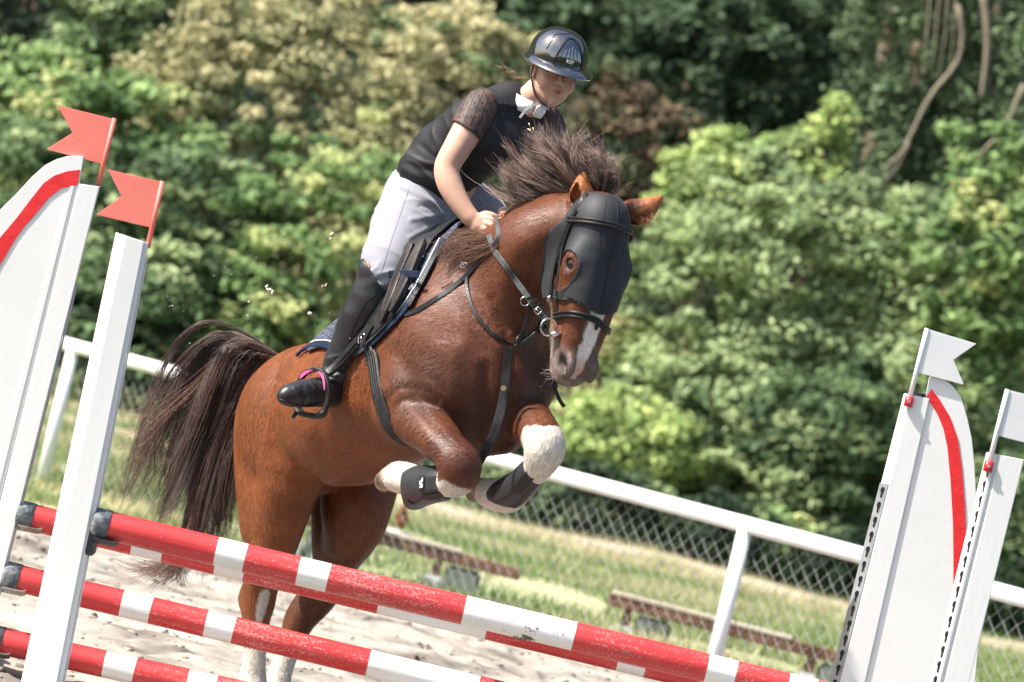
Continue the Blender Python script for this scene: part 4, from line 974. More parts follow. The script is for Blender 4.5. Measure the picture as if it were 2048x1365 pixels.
# ================================================================ the rider
M['skin'] = mat('skin', (1, 1, 1), .5, .35, attr='coat', bump=.08, bscale=300, bdist=.002)
M['skin'].node_tree.nodes['Principled BSDF'].inputs['Subsurface Weight'].default_value = .12
M['skin'].node_tree.nodes['Principled BSDF'].inputs['Subsurface Radius'].default_value = (.02, .008, .004)
M['vest'] = mat('vest_cloth', (.010, .010, .012), .62, .28, base2=(.018, .018, .021), scale=12, bump=.12, bscale=500, bdist=.002)
M['sleeve'] = mat('mesh_sleeve', (.10, .060, .048), .6, .3, base2=(.045, .030, .027), scale=26, bump=.1, bscale=400, bdist=.002)
M['black_thread'] = mat('black_thread', (.012, .012, .013), .6, .3)
M['breeches'] = mat('breeches', (.26, .26, .29), .75, .2, base2=(.235, .235, .265), scale=10, bump=.15, bscale=600, bdist=.0015, sheen=.2)
M['boot'] = mat('boot_leather', (.010, .010, .011), .42, .45, base2=(.030, .030, .033), scale=7, detail=8, bump=.25, bscale=70, bdist=.004)
M['boot_lining'] = mat('boot_lining', (.45, .20, .13), .6, .3)
M['gloss'] = mat('helmet_gloss', (.010, .010, .013), .08, 1.0, coat=1.0)
M['gloss'].node_tree.nodes['Principled BSDF'].inputs['Coat IOR'].default_value = 2.0; M['gloss'].node_tree.nodes['Principled BSDF'].inputs['Coat Roughness'].default_value = .02
M['matt_black'] = mat('matt_black', (.015, .015, .016), .55, .4, bump=.1, bscale=200)
M['chrome'] = mat('chrome', (.62, .62, .62), .22, .5, metal=1)
M['collar'] = mat('collar_cloth', (.80, .81, .86), .7, .2, bump=.1, bscale=300)
M['strap_grey'] = mat('strap_grey', (.22, .23, .23), .6, .3, base2=(.12, .12, .12), scale=160)
M['hair'] = mat('rider_hair', (.36, .22, .12), .5, .4, base2=(.55, .38, .22), scale=30)
M['gold'] = mat('gold', (.75, .50, .28), .3, .5, metal=1)
def pfield(x0, x1, y0, y1, z0, z1, h):
    c = np.array([np.array(Q(x, y, z)) for x in (x0, x1) for y in (y0, y1) for z in (z0, z1)]); return Field(c.min(0), c.max(0), h)
RR = TR                                       # rider's right
rT = pv(185, -190, -130).normalized(); rT = (rT-RR*rT.dot(RR)).normalized(); rF = RR.cross(rT).normalized()
if rF.dot(CF) > 0: rF = -rF
# head frame
kf = pv(.31, .30, -.90).normalized(); ku = pv(.19, -.97, 0); ku = (ku-kf*ku.dot(kf)).normalized(); ks = ku.cross(kf).normalized()
if ks.dot(pv(-1, 0, 0)) < 0: ks = -ks
KO = Q(1110, 139, 95)
def Kd(f, u, s): return KO+(kf*f+ku*u+ks*s)/S0
def torso(F, g=0.0, k=.05):
    X = (RR, rT, rF); G = g/S0
    F.ell(Q(866, 398, 250), X, (.172+G, .13+G, .135+G), 0)
    F.ell(Q(884, 348, 205), X, (.150+G, .13+G, .118+G), k)
    F.ell(Q(968, 275, 150), X, (.158+G, .19+G, .105+G), k)
    qc(F, [(852, 345, 222, 46+g), (890, 300, 190, 52+g), (940, 250, 150, 50+g)], .05)
    qc(F, [(966, 213, 92, 27+g), (1020, 205, 130, 34+g), (1090, 240, 175, 27+g)], .04)
    for x, y, z in ((966, 284, 84), (1020, 296, 118)): qc(F, [(x, y, z, 36+g), (x+2, y-6, z, 36+g)], .08)
RARM = [(964, 212, 84, 30), (938, 255, 58, 28), (912, 300, 42, 25), (893, 336, 34, 22), (900, 370, 24, 22), (918, 404, 14, 18), (936, 430, 8, 14.5), (948, 443, 6, 13.5)]
LARM = [(1092, 240, 172, 28), (1104, 290, 180, 26), (1098, 345, 170, 23), (1068, 385, 130, 21), (1030, 425, 85, 15)]
def thigh_r(F, g, k): qc(F, [(838, 402, 225, 68+g), (812, 452, 160, 60+g), (786, 508, 95, 50+g), (765, 556, 48, 41+g)], k, 8)
def thigh_l(F, g, k): qc(F, [(905, 405, 285, 60+g), (950, 428, 285, 48+g), (985, 462, 270, 38+g)], k, 6)
def shin_r(F, g, k): qc(F, [(762, 560, 46, 38+g), (728, 620, 56, 35+g), (700, 680, 78, 29+g), (682, 728, 96, 24+g), (672, 765, 104, 24+g)], k, 8)
def foot_r(F, g, k):
    qc(F, [(672, 790, 106, 22+g), (640, 785, 62, 24+g), (606, 787, 24, 21+g), (580, 791, 2, 15+g), (567, 795, -8, 8+g)], k, 8)
# ---- body
BF = pfield(545, 1160, 45, 850, -50, 340, .0032)
torso(BF, -3); qc(BF, RARM, .02, 18); qc(BF, LARM, .02, 12)
thigh_r(BF, -8, .03); thigh_l(BF, -6, .03); shin_r(BF, -8, .02); foot_r(BF, -8, .02)
qc(BF, [(1050, 215, 125, 25), (1068, 190, 112, 24), (1090, 160, 108, 24)], .025)
K3 = (kf, ku, ks); u_ = 1/S0
ke = lambda f, u, s, a, b, c, k=.012, op='add': BF.ell(Kd(f, u, s), K3, (a*u_, b*u_, c*u_), k, op)
kc = lambda pts, k=.006, op='add', n=0: BF.chain([Kd(*p[:3]) for p in pts], [p[3]*u_ for p in pts], k, n, op)
ke(-8, 14, 0, 52, 50, 41, .02); ke(16, -20, 0, 33, 42, 38, .02); ke(18, -42, 0, 28, 20, 31, .015); kc([(36, -60, 0, 11), (38, -58, 0, 11)], .014)
for s in (1, -1):
    kc([(31, -20, 23*s, 15), (32, -24, 23*s, 15)], .012); kc([(10, -38, 27*s, 9), (30, -54, 14*s, 9)], .015)
    ke(47, 1, 16*s, 10, 7, 10, .006, 'sub'); ke(40, 0, 16*s, 8, 7, 9, .003); kc([(44, 11, 8*s, 4), (44, 13, 22*s, 3.5)], .008)
    kc([(52, -18, 7*s, 4.4), (50, -18, 7.5*s, 4.2)], .003); ke(54, -23, 4.8*s, 4.5, 3.2, 2.8, .001, 'sub')
    ke(-6, -14, 40*s, 9, 15, 5, .004); ke(-3, -14, 44*s, 5, 9, 3, .003, 'sub')
kc([(47, 4, 0, 4), (52, -8, 0, 4.6), (58, -16, 0, 6.0)], .006, n=6)
kc([(44, -33.5, -12, 1.8), (49.5, -31.6, -4, 3.0), (50, -32.4, 0, 2.7), (49.5, -31.6, 4, 3.0), (44, -33.5, 12, 1.8)], .003, n=10)
kc([(44, -36.5, -10, 1.8), (48.6, -39.4, 0, 3.7), (44, -36.5, 10, 1.8)], .004, n=8)
kc([(50, -35.2, -10, 1.2), (53, -35.8, 0, 2.3), (50, -35.2, 10, 1.2)], .001, 'sub', 8)
kc([(48, -46, -5, 3), (50, -47, 5, 3)], .004, 'sub')
# right hand closed on the rein
qc(BF, [(948, 443, 6, 14), (957, 451, 3, 15), (965, 457, -1, 13)], .01); qc(BF, [(958, 440, 4, 12), (968, 440, 1, 11)], .01); qc(BF, [(952, 458, 4, 12), (958, 464, 1, 10)], .01)
for f in ([(970, 436, -2, 6.8), (984, 440, -10, 6), (990, 452, -8, 5.4), (984, 459, 2, 5)], [(968, 445, -5, 6.8), (982, 451, -15, 6), (986, 463, -11, 5.4), (978, 468, 0, 5)],
          [(963, 454, -6, 6.5), (974, 463, -16, 5.7), (978, 473, -11, 5.2), (970, 476, 0, 4.8)], [(957, 463, -5, 6), (965, 473, -12, 5.3), (968, 481, -7, 4.8), (961, 483, 3, 4.5)],
          [(956, 437, 4, 8), (970, 429, 4, 7), (984, 431, 2, 6.3), (993, 435, 2, 5.2)]): qc(BF, f, .002, 10)
# left hand beyond the neck
qc(BF, [(1030, 425, 85, 14), (1018, 430, 72, 15), (1010, 436, 62, 12)], .01)
for f in ([(1014, 428, 62, 7), (1003, 428, 54, 6.4), (999, 438, 52, 5.4)], [(1014, 436, 58, 7), (1004, 438, 48, 6.4), (1002, 448, 50, 5.4)], [(1014, 444, 58, 6.6), (1006, 448, 50, 6), (1006, 456, 54, 5)],
          [(1016, 450, 60, 6), (1010, 456, 54, 5.4), (1010, 462, 58, 4.6)], [(1020, 424, 68, 7), (1008, 420, 60, 6), (1000, 424, 56, 5.2)]): qc(BF, f, .0035, 8)
rV, rF_ = BF.mesh(); rV = relax(rV, rF_, 2, .35)
q = (rV-np.array(KO))*S0; kf_, ku_, ks_ = q@np.array(kf), q@np.array(ku), q@np.array(ks)
c0 = np.array([.53, .315, .23]); col = np.tile(c0, (len(rV), 1))*(1+.10*(nz3(rV, 40, 2)-.5))[:, None]
head = (np.abs(kf_) < 75) & (ku_ > -75)
for s in (1, -1): col = mixc(col, np.exp(-(((kf_-36)/16)**2+((ku_+22)/13)**2+((ks_-20*s)/13)**2))*.5*head, (.66, .27, .21))
lip = np.exp(-np.clip(((ku_+35.4)/5.6)**2+(ks_/11)**2, 0, 9)**2)*(kf_ > 40)*head; col = mixc(col, lip*.9, (.46, .13, .12))
col = mixc(col, np.exp(-(((ku_+35.6)/1.3)**2+(ks_/8)**2))*(kf_ > 42)*head*.85, (.06, .02, .02))
col = mixc(col, np.exp(-(((kf_+5)/9)**2+((ku_+14)/14)**2))*.4*head*(np.abs(ks_) > 34), (.62, .25, .18))
for s in (1, -1):
    col = mixc(col, np.exp(-(((ku_-14)/2.4)**2+((ks_-15*s)/9)**2))*(kf_ > 36)*head*.25, (.22, .12, .07))
    col = mixc(col, np.exp(-(((ku_+3.5)/1.5)**2+((ks_-16*s)/8)**2))*(kf_ > 38)*head*.4, (.10, .05, .04))
    col = mixc(col, np.exp(-(((kf_-54)/4)**2+((ku_+22)/2.2)**2+((ks_-4.5*s)/2.2)**2))*.8*head, (.12, .04, .03))
person = empty('person', Q(866, 398, 250), 'rider in glossy black helmet, black vest and pale grey breeches leaning forward on the horse', 'person')
npmesh('body', rV, rF_, M['skin'], person, colors=col); RBV = bvh_of(rV, rF_)
# painted nails and ring
b = MB()
for (x, y, z, dx) in ((1001, 433, 50, 0),): 
    b.tube([Q(x, y+5, z-2), Q(x+1, y, z-4), Q(x+2, y-5, z-3)], [.005, .0075, .004], 10)
b.build('nail', M['clip_red'], person)
b = MB(); c = Q(971, 459, -13); ax = pv(.6, .75, -.3).normalized(); s1 = ax.orthogonal().normalized(); s2 = ax.cross(s1); b.tube([c+(s1*math.cos(t)+s2*math.sin(t))*.0132 for t in np.linspace(0, 2*math.pi, 25)], .0012, 6, cap=False); b.build('ring', M['gold'], person)
c = Q(947, 441, 6); ax = pv(.62, .70, -.2).normalized(); s1 = ax.orthogonal().normalized(); s2 = ax.cross(s1); b = MB(); b.tube([c+(s1*math.cos(t)+s2*math.sin(t))*.0285 for t in np.linspace(0, 2*math.pi, 33)], .0028, 8, cap=False); b.build('wrist_band', M['black_thread'], person)
# ---- vest
def cut(F, p, n):
    """keep the side the normal points away from"""
    p = np.array(p, np.float32); n = np.array(Vector(n).normalized(), np.float32)
    ax = [(F.lo[k]+F.h*np.arange(F.n[k])).astype(np.float32) for k in range(3)]
    X, Y, Z = np.meshgrid(*ax, indexing='ij', sparse=True); d = (X-p[0])*n[0]+(Y-p[1])*n[1]+(Z-p[2])*n[2]; F.g = np.maximum(F.g, d); return F
def creases(V, F_, lines):
    """sewn-in and pulled folds of the cloth"""
    N_ = vnormals(V, F_); x, y, _ = px_of(V); d = np.zeros(len(V)); face = np.clip(-(N_@CF)+.1, 0, 1)
    for path, w, dep in lines:
        q = smoothpath(path, 20); dm = np.full(len(V), 1e9)
        for i in range(len(q)-1):
            a = q[i]; ab = q[i+1]-a; t = np.clip(((x-a[0])*ab[0]+(y-a[1])*ab[1])/(ab@ab+1e-9), 0, 1); sx, sy = x-a[0]-t*ab[0], y-a[1]-t*ab[1]
            dm = np.minimum(dm, sx*sx+sy*sy)
        d += dep*np.exp(-dm/(2*w*w))
    return V+N_*(d*face)[:, None]
def folds(V, F_, amp, sc, stretch, seed=0, mask=None):
    N_ = vnormals(V, F_); a, b_, c_ = stretch
    u = np.stack([V@np.array(a), V@np.array(b_)*.25, V@np.array(c_)*.6], 1)
    n = 1-np.abs(nz3(u, sc, seed)-.5)*2; d = (n**3-.35)*amp
    if mask is not None: d = d*mask
    return V+N_*d[:, None]
VF = pfield(770, 1180, 130, 450, -20, 380, .0042)
torso(VF, 3); cut(VF, Q(886, 392, 200), pv(.30, 1.0, .28))
qc(VF, [(958, 232, 66, 40), (950, 200, 70, 40)], .0, 0, 'sub') if False else None
vV, vF_ = VF.mesh(); vV = relax(vV, vF_, 1, .4); vx, vy, vz = px_of(vV)
vV = folds(vV, vF_, .012, 13, (rT, RR, rF), 3, sstep(-((vx-850)/90)**2-((vy-345)/50)**2, -1.6, 0)); vV = folds(vV, vF_, .006, 16, (rT, RR, rF), 9)
vV = creases(vV, vF_, [([(800, 336), (830, 352), (872, 366)], 5, .006), ([(806, 322), (840, 338), (885, 346)], 5, -.005), ([(815, 308), (850, 326), (892, 332)], 4, .005), ([(840, 290), (866, 312), (890, 322)], 4, -.004), ([(930, 318), (948, 345), (970, 372)], 5, .004), ([(925, 345), (945, 372), (975, 390)], 4, -.004), ([(990, 230), (975, 255), (962, 280)], 5, -.005), ([(1000, 330), (985, 355), (975, 385)], 5, -.004)])
# open neckline
vx, vy, vz = px_of(vV); nk = np.array(Q(1056, 208, 118)); keep = np.linalg.norm(vV-nk, axis=1) > .052
a_, b_, _ = cull(vV, vF_, keep); npmesh('vest', a_, b_, M['vest'], person); VBV = bvh_of(a_, b_)
# vest seams and front closure
def seam(path, bvh, name, m, w=.0035, th=.0016, off=.001, n=24, parent=person):
    pts = []; nors = []
    for x, y in smoothpath(path, n):
        p, nn = shoot(bvh, x, y, off)
        if p is not None: pts.append(p); nors.append(nn)
    if len(pts) > 2:
        b = MB(); b.ribbon(pts, nors, w, th); return b.build(name, m, parent)
seam([(1000, 165), (1012, 200), (1004, 240), (985, 280), (968, 330)], VBV, 'seam', M['black_thread'])
seam([(1062, 228), (1068, 262), (1056, 320), (1040, 380)], VBV, 'zip', M['black_thread'], .006)
seam([(938, 330), (935, 365), (948, 402)], VBV, 'seam', M['black_thread'])
# ---- sleeves
for nm, arm, cutp, cn, fb in (('r', RARM, (936, 266, 58), pv(-.58, .80, -.15), (860, 1010, 150, 310, 0, 160)), ('l', LARM, (1104, 300, 180), pv(.0, 1, .0), (1040, 1150, 190, 330, 110, 250))):
    SF = pfield(*fb, .0036); qc(SF, [(p[0], p[1], p[2], p[3]+5.5) for p in arm[:4]], .02, 10); cut(SF, Q(*cutp), cn)
    sV, sF_ = SF.mesh(); sV = relax(sV, sF_, 1, .4); sV = folds(sV, sF_, .004, 18, (pv(-.58, .8, 0), RR, rF), 4)
    so = npmesh('sleeve', sV, sF_, M['sleeve'], person)
    if nm == 'r':
        SBV = bvh_of(sV, sF_); b = MB()
        for i in range(-3, 8):          # flocked lattice with knots
            for s in (1, -1):
                p0 = (905+i*15, 175) if s > 0 else (905+i*15+20, 175); pts = []; nors = []
                for t in np.linspace(0, 1, 16):
                    x = p0[0]+s*45*t+(-10 if s > 0 else 30)*0; y = p0[1]+115*t; p, nn = shoot(SBV, x, y, .0006)
                    if p is not None and abs(x-945) < 60: pts.append(p); nors.append(nn)
                if len(pts) > 3: b.ribbon(pts, nors, .0022, .0008)
        for i in range(9):
            for j in range(9):
                x, y = 905+i*15+(7.5 if j % 2 else 0), 178+j*14; p, nn = shoot(SBV, x, y, .001)
                if p is not None:
                    s1 = nn.orthogonal().normalized(); s2 = nn.cross(s1); pts = [p+(s1*math.cos(t)+s2*math.sin(t))*.0035 for t in np.linspace(0, 2*math.pi, 9)[:-1]]
                    b.prism([q-nn*.0012 for q in pts], nn*.0010)
        b.build('lattice', M['black_thread'], so)
        seam([(916, 246), (930, 264), (958, 284)], SBV, 'cuff', M['black_thread'], .008, .0025)
# ---- breeches
PF = pfield(690, 1060, 320, 620, -40, 400, .0044)
PF.ell(Q(866, 398, 250), (RR, rT, rF), (.180, .135, .142), 0); thigh_r(PF, 1, .05); thigh_l(PF, 1, .05)
cut(PF, Q(760, 584, 46), pv(-.15, 1, 0)); cut(PF, Q(893, 352, 205), pv(.12, -1.0, -.2)) if False else None
pV, pF_ = PF.mesh(); pV = relax(pV, pF_, 1, .4); px_, py_, pz_ = px_of(pV)
kn = sstep(-np.hypot(px_-765, py_-570), -62, -20); hp = sstep(-np.hypot((px_-870)/1.3, py_-400), -95, -20); bk = sstep(-np.hypot(px_-880, py_-455), -60, -10)
tdir = pv(-.45, .85, -.3).normalized()
pV = folds(pV, pF_, .012, 30, (pv(-.1, 1, .1), pv(1, .1, 0), pv(0, 0, 1)), 6, kn); pV = folds(pV, pF_, .016, 15, (pv(.55, -.80, .1), pv(.80, .55, 0), pv(0, 0, 1)), 8, np.maximum(hp, bk)); pV = folds(pV, pF_, .006, 11, (tdir, RR, rF), 5)
pV = creases(pV, pF_, [([(912, 425), (870, 432), (822, 440)], 4, .005), ([(908, 440), (860, 456), (820, 476)], 4, .005), ([(892, 455), (850, 482), (822, 512)], 4, .004), ([(800, 372), (850, 398), (905, 412)], 4, .004), ([(915, 418), (880, 418), (840, 412)], 3, -.004), ([(900, 448), (858, 470), (826, 498)], 3, -.004), ([(732, 578), (758, 590), (792, 588)], 2.6, .004), ([(728, 568), (756, 580), (794, 576)], 2.6, -.004), ([(726, 558), (754, 570), (794, 564)], 2.6, .004), ([(726, 547), (752, 559), (792, 552)], 2.6, -.003), ([(728, 536), (752, 547), (786, 542)], 2.6, .003), ([(955, 402), (975, 415), (995, 418)], 3, .004), ([(930, 408), (955, 422), (985, 430)], 3, -.003)])
npmesh('breeches', pV, pF_, M['breeches'], person); PBV = bvh_of(pV, pF_)
seam([(820, 372), (800, 430), (776, 500), (758, 560)], PBV, 'side_seam', M['breeches'], .0025, .001)
# ---- boot (right)
OF = pfield(540, 830, 490, 850, -50, 160, .0038)
shin_r(OF, 3, .03); foot_r(OF, 2, .03); qc(OF, [(750, 552, 42, 36), (744, 540, 38, 30)], .03)
qc(OF, [(682, 722, 96, 28), (668, 770, 104, 28)], .03); OFk = OF
cut(OF, Q(752, 556, 40), pv(.84, -.54, 0).normalized())
qc(OF, [(764, 566, 46, 34), (786, 520, 46, 40)], .006, 0, 'sub')
oV, oF_ = OF.mesh(); oV = relax(oV, oF_, 1, .4); ox, oy, oz = px_of(oV)
ank = sstep(-np.hypot((ox-678), (oy-742)/1.5), -44, -10); oV = folds(oV, oF_, .010, 17, (pv(.3, 1, 0), pv(1, -.3, 0), pv(0, 0, 1)), 4, ank); oV = creases(oV, oF_, [([(648, 715), (672, 725), (705, 722)], 4, .006), ([(644, 728), (668, 738), (704, 738)], 4, -.006), ([(640, 742), (664, 752), (700, 752)], 4, .006), ([(605, 775), (612, 795), (608, 808)], 3, -.004), ([(590, 778), (598, 796)], 3, .003), ([(636, 765), (640, 790), (636, 806)], 3, -.004)]); oV = folds(oV, oF_, .003, 9, (pv(.3, 1, 0), pv(1, -.3, 0), pv(0, 0, 1)), 7)
bt = npmesh('riding_boot', oV, oF_, M['boot'], person); OBV = bvh_of(oV, oF_)
seam([(752, 588), (728, 612), (706, 660), (700, 700)], OBV, 'seam', M['black_thread'], .004, .002, parent=bt)
seam([(560, 800), (590, 810), (615, 812), (640, 806)], OBV, 'sole', M['matt_black'], .010, .006, .001, parent=bt)
for i in range(4): seam([(612+i*9, 764-i*3), (622+i*9, 776-i*3)], OBV, 'lace', M['black_thread'], .0035, .003, .002, 5, bt)
b = MB(); b.tube(smoothpath([Q(733, 520, 26), Q(737, 532, 18), Q(738, 544, 14), Q(736, 556, 14)], 10), [.001, .004, .005, .006, .006, .006, .006, .005, .004, .002], 8); b.build('boot_lining', M['boot_lining'], bt)
# left boot beyond the horse
OF = pfield(900, 1120, 420, 800, 120, 420, .007); lb = [(985, 462, 270, 38), (975, 540, 300, 34), (962, 620, 330, 28), (955, 690, 345, 25)]; qc(OF, lb, .03, 8); qc(OF, [(955, 700, 345, 25), (985, 725, 320, 22), (1010, 735, 300, 16)], .03)
a_, b_ = OF.mesh(); npmesh('riding_boot', relax(a_, b_, 1, .4), b_, M['boot'], person)
# ---- helmet
def Hm(f, u, s): return Kd(f-2, u+26, s)
hel = MB(); nu, nv = 56, 26; V = []
def hel_r(th, ph):
    """th round the head (0 = front), ph from the crown 0 to the rim 1"""
    a = ph*math.pi*.5; f = 68*math.cos(th)*math.sin(a)**.85; s = 61*math.sin(th)*math.sin(a)**.85; u = 64*math.cos(a)**.9-5
    drop = 26*max(0, -math.cos(th))**1.4+6*abs(math.sin(th))**2
    if ph > .8: u -= drop*(ph-.8)/.2
    return f, u, s
for i in range(nv+1):
    for j in range(nu):
        th = 2*math.pi*j/nu; ph = i/nv; f, u, s = hel_r(th, ph)
        w = abs(((th+math.pi) % (2*math.pi))-math.pi)           # raised front panel
        if .20 < ph < .98 and w < .62*(.35+.65*ph): f, s = f*1.022, s*1.022
        V.append(Hm(f, u, s))
F = [(i*nu+j, i*nu+(j+1) % nu, (i+1)*nu+(j+1) % nu, (i+1)*nu+j) for i in range(nv) for j in range(nu)]
hel.add(V, F, 0, True); inner = [Hm(*(np.array(hel_r(2*math.pi*j/nu, 1))*[.93, 1, .93])) for j in range(nu)]
hel.add([V[nv*nu+j] for j in range(nu)]+inner, [(j, (j+1) % nu, nu+(j+1) % nu, nu+j) for j in range(nu)], 0, True)
hm = hel.build('helmet', M['gloss'], person); sd = hm.modifiers.new('s', 'SUBSURF'); sd.levels = 1; sd.render_levels = 1
# peak running right round the front
pk = MB(); V = []; n = 48; m = 7
for i in range(n+1):
    th = -2.0+4.0*i/n; c, s = math.cos(th), math.sin(th); g = max(0, math.cos(th*.72))**.7; ext = 8+33*g
    for j in range(m+1):
        t = j/m; f = (62+(ext+4)*t)*c+3*t*g; ss = (56+(ext+4)*t*.45)*s; u = -4-9*t*t*(.4+g)-2.2*abs(s)+ (1.6*math.sin(t*math.pi)); V.append(Hm(f, u, ss))
o = len(V); V += [v-ku*.0045 for v in V]; F = []
for i in range(n):
    for j in range(m):
        a = i*(m+1)+j; F.append((a, a+1, a+m+2, a+m+1)); F.append((a+o, a+m+1+o, a+m+2+o, a+1+o))
    a = i*(m+1)+m; F.append((a, a+o, a+m+1+o, a+m+1)); a = i*(m+1); F.append((a, a+m+1, a+m+1+o, a+o))
pk.add(V, F, 0, True); p_ = pk.build('peak', M['gloss'], hm)
hme = bvh_of(np.array([hm.data.vertices[i].co[:] for i in range(len(hm.data.vertices))]), np.array([list(f.vertices) for f in hm.data.polygons]))
def onhel(path, name, m_, w, th=.002, off=.001, n=14):
    pts = []; nors = []
    for ph, t in smoothpath(path, n):
        f, u, s = hel_r(t, ph); p = Hm(f*1.02, u*1.0, s*1.02); q = hme.find_nearest(p); pts.append(q[0]+q[1]*off if (q[1].dot(p-Hm(0, 0, 0)) > 0) else q[0]-q[1]*off); nors.append((q[0]-Hm(0, 0, 0)).normalized())
    b = MB(); b.ribbon(pts, nors, w, th); b.build(name, m_, hm)
onhel([(.10, -.9), (.35, .75), (.6, .85), (.8, .9)], 'panel_seam', M['black_thread'], .0035)
onhel([(.98, .52), (.7, .42), (.45, .24), (.38, 0), (.45, -.24), (.7, -.42), (.98, -.52)], 'vent_frame', M['black_thread'], .007, .003, n=30)
for k, t in enumerate((-.30, -.16, -.02, .12, .26)): onhel([(.58+.06*abs(k-2), t*.75), (.75, t*.9), (.86, t)], 'vent_slot', M['chrome'], .0022, .0016)
# badge letters
cu = bpy.data.curves.new('badge', 'FONT'); cu.body = 'KEP'; cu.size = .0175; cu.extrude = .0008; cu.align_x = 'CENTER'; cu.align_y = 'CENTER'; cu.offset = .0004
tmp = bpy.data.objects.new('badge', cu); SC.collection.objects.link(tmp); bpy.context.view_layer.update()
me = bpy.data.meshes.new_from_object(tmp.evaluated_get(bpy.context.evaluated_depsgraph_get())); bpy.data.objects.remove(tmp)
f, u, s = hel_r(.0, .91); p = Hm(f*1.03, u, 0); q = hme.find_nearest(p); nn = (q[0]-Hm(0, 0, 0)).normalized(); nn = (kf*.97+ku*.25).normalized(); yy = (ku-nn*ku.dot(nn)).normalized(); xx = yy.cross(nn)
me.transform(Matrix.Translation(p+nn*.001) @ Matrix((xx, yy, nn)).transposed().to_4x4()); me.materials.append(mat('badge_white', (.8, .8, .8), .4, .4))
link(bpy.data.objects.new('badge', me), hm)
# harness, collar, hair
def strap_on(path, w, m_, name, parent=person, z=None, th=.003):
    pts = [Kd(*p) for p in smoothpath(path, 20)]; nors = [(p-Kd(0, -15, 0)).normalized() for p in pts]; b = MB(); b.ribbon(pts, nors, w, th); b.build(name, m_, parent)
for s in (1, -1):
    strap_on([(8, 14, 47*s), (2, -12, 48*s), (6, -34, 43*s), (16, -56, 33*s), (26, -68, 18*s), (28, -73, 4*s)], .009, M['matt_black'], 'chin_strap')
    strap_on([(-22, 8, 46*s), (-14, -16, 47*s), (4, -32, 44*s)], .008, M['matt_black'], 'chin_strap')
b = MB(); b.box(Kd(-10, -20, 44), (.010, .012, .022), bev=.002); b.build('strap_slider', M['strap_grey'], person)
b = MB(); b.ribbon([Q(*p) for p in ((1078, 208, 70), (1066, 212, 62), (1050, 222, 58), (1040, 236, 56))], [pv(-.3, -.2, -1)]*4, .010, .002); b.build('strap_end', M['strap_grey'], person)
ax = pv(.42, -.86, -.25).normalized(); c = Q(1058, 208, 112); s1 = (kf-ax*kf.dot(ax)).normalized(); s2 = ax.cross(s1)
for sgn in (1, -1):
    b = MB(); V = []; n = 44
    for i in range(n+1):
        t = sgn*(.10+2.9*i/n); rr = .060
        dirn = s1*math.cos(t)+s2*math.sin(t); w = .026 if i > 1 else .020
        for (dr, da) in ((0, -w), (.004, 0), (0, w), (.004, w), (.009, 0), (.004, -w)): V.append(c+dirn*(rr+dr)+ax*(da+.006*math.cos(t)-.006))
    F = [(i*6+j, i*6+(j+1) % 6, (i+1)*6+(j+1) % 6, (i+1)*6+j) for i in range(n) for j in range(6)]+[tuple(range(6)), tuple(range(n*6, n*6+6))]
    b.add(V, F, 0, True); b.build('collar', M['collar'], person)
b = MB()
for i in range(70):
    r0 = random.random(); s = 42; p0 = Kd(-18+random.uniform(-8, 26), 6+random.uniform(-10, 8), s+random.uniform(-4, 1)); p1 = Kd(-34+random.uniform(-4, 8), -8+random.uniform(-6, 4), s-4+random.uniform(-3, 3)); p2 = Kd(-48+random.uniform(-6, 2), -22+random.uniform(-4, 4), s-14)
    b.tube(smoothpath([p0, p1, p2], 7), [.0012]*6+[.0004], 4)
for i in range(7):
    p = [Q(1056+random.uniform(-4, 2), 156, 120), Q(1042+random.uniform(-3, 3), 155, 120), Q(1030+random.uniform(-4, 4), 152+random.uniform(-12, 8), 120), Q(1014+random.uniform(-8, 8), 150+random.uniform(-20, 10), 125), Q(994+random.uniform(-6, 20), 142+random.uniform(-16, 16), 130)]
    b.tube(smoothpath(p, 9), [.00045]*8+[.0002], 3)
b.build('hair', M['hair'], person, fixn=False)
# pin on the chest
b = MB(); b.tube([Q(1055, 258, 40), Q(1075, 266, 40)], .0016, 6); b.tube([Q(1066, 256, 40), Q(1070, 268, 40)], .0014, 6); b.tube([Q(1057, 246, 42), Q(1062, 258, 40)], .001, 5); b.build('brooch', M['gold'], person)
# ================================================================ tack
M['leather'] = mat('black_leather', (.008, .008, .009), .42, .32, base2=(.020, .020, .020), scale=30, bump=.2, bscale=160, bdist=.002)
M['leather_brown'] = mat('brown_leather', (.009, .0075, .007), .40, .4, base2=(.028, .021, .018), scale=14, detail=8, bump=.25, bscale=80, bdist=.004)
M['leather_edge'] = mat('leather_edge', (.09, .065, .05), .6, .3)
M['grey_rein'] = mat('rein_web', (.065, .068, .068), .6, .4, base2=(.035, .035, .035), scale=60, bump=.3, bscale=300, bdist=.002)
M['navy'] = mat('navy_cloth', (.006, .012, .030), .8, .2, base2=(.009, .018, .042), scale=30, bump=.2, bscale=300, bdist=.002)
M['piping'] = mat('piping', (.62, .66, .74), .7, .2)
M['hood'] = mat('hood_cloth', (.014, .015, .018), .62, .35, base2=(.024, .025, .029), scale=7, bump=.12, bscale=500, bdist=.001, sheen=.06)
M['neoprene'] = mat('neoprene', (.016, .016, .018), .6, .35, base2=(.028, .028, .030), scale=12, bump=.2, bscale=200, bdist=.002)
M['shell'] = mat('boot_shell', (.018, .019, .021), .42, .4, base2=(.032, .034, .037), scale=9, bump=.1, bscale=60, spot=(.20, .19, .18), spot_scale=60, spot_thr=.74)
M['pink'] = mat('pink_inlay', (.80, .10, .30), .45, .4)
M['logo_white'] = mat('logo_white', (.80, .80, .80), .5, .3)
M['brass'] = mat('brass', (.70, .45, .22), .3, .5, metal=1)
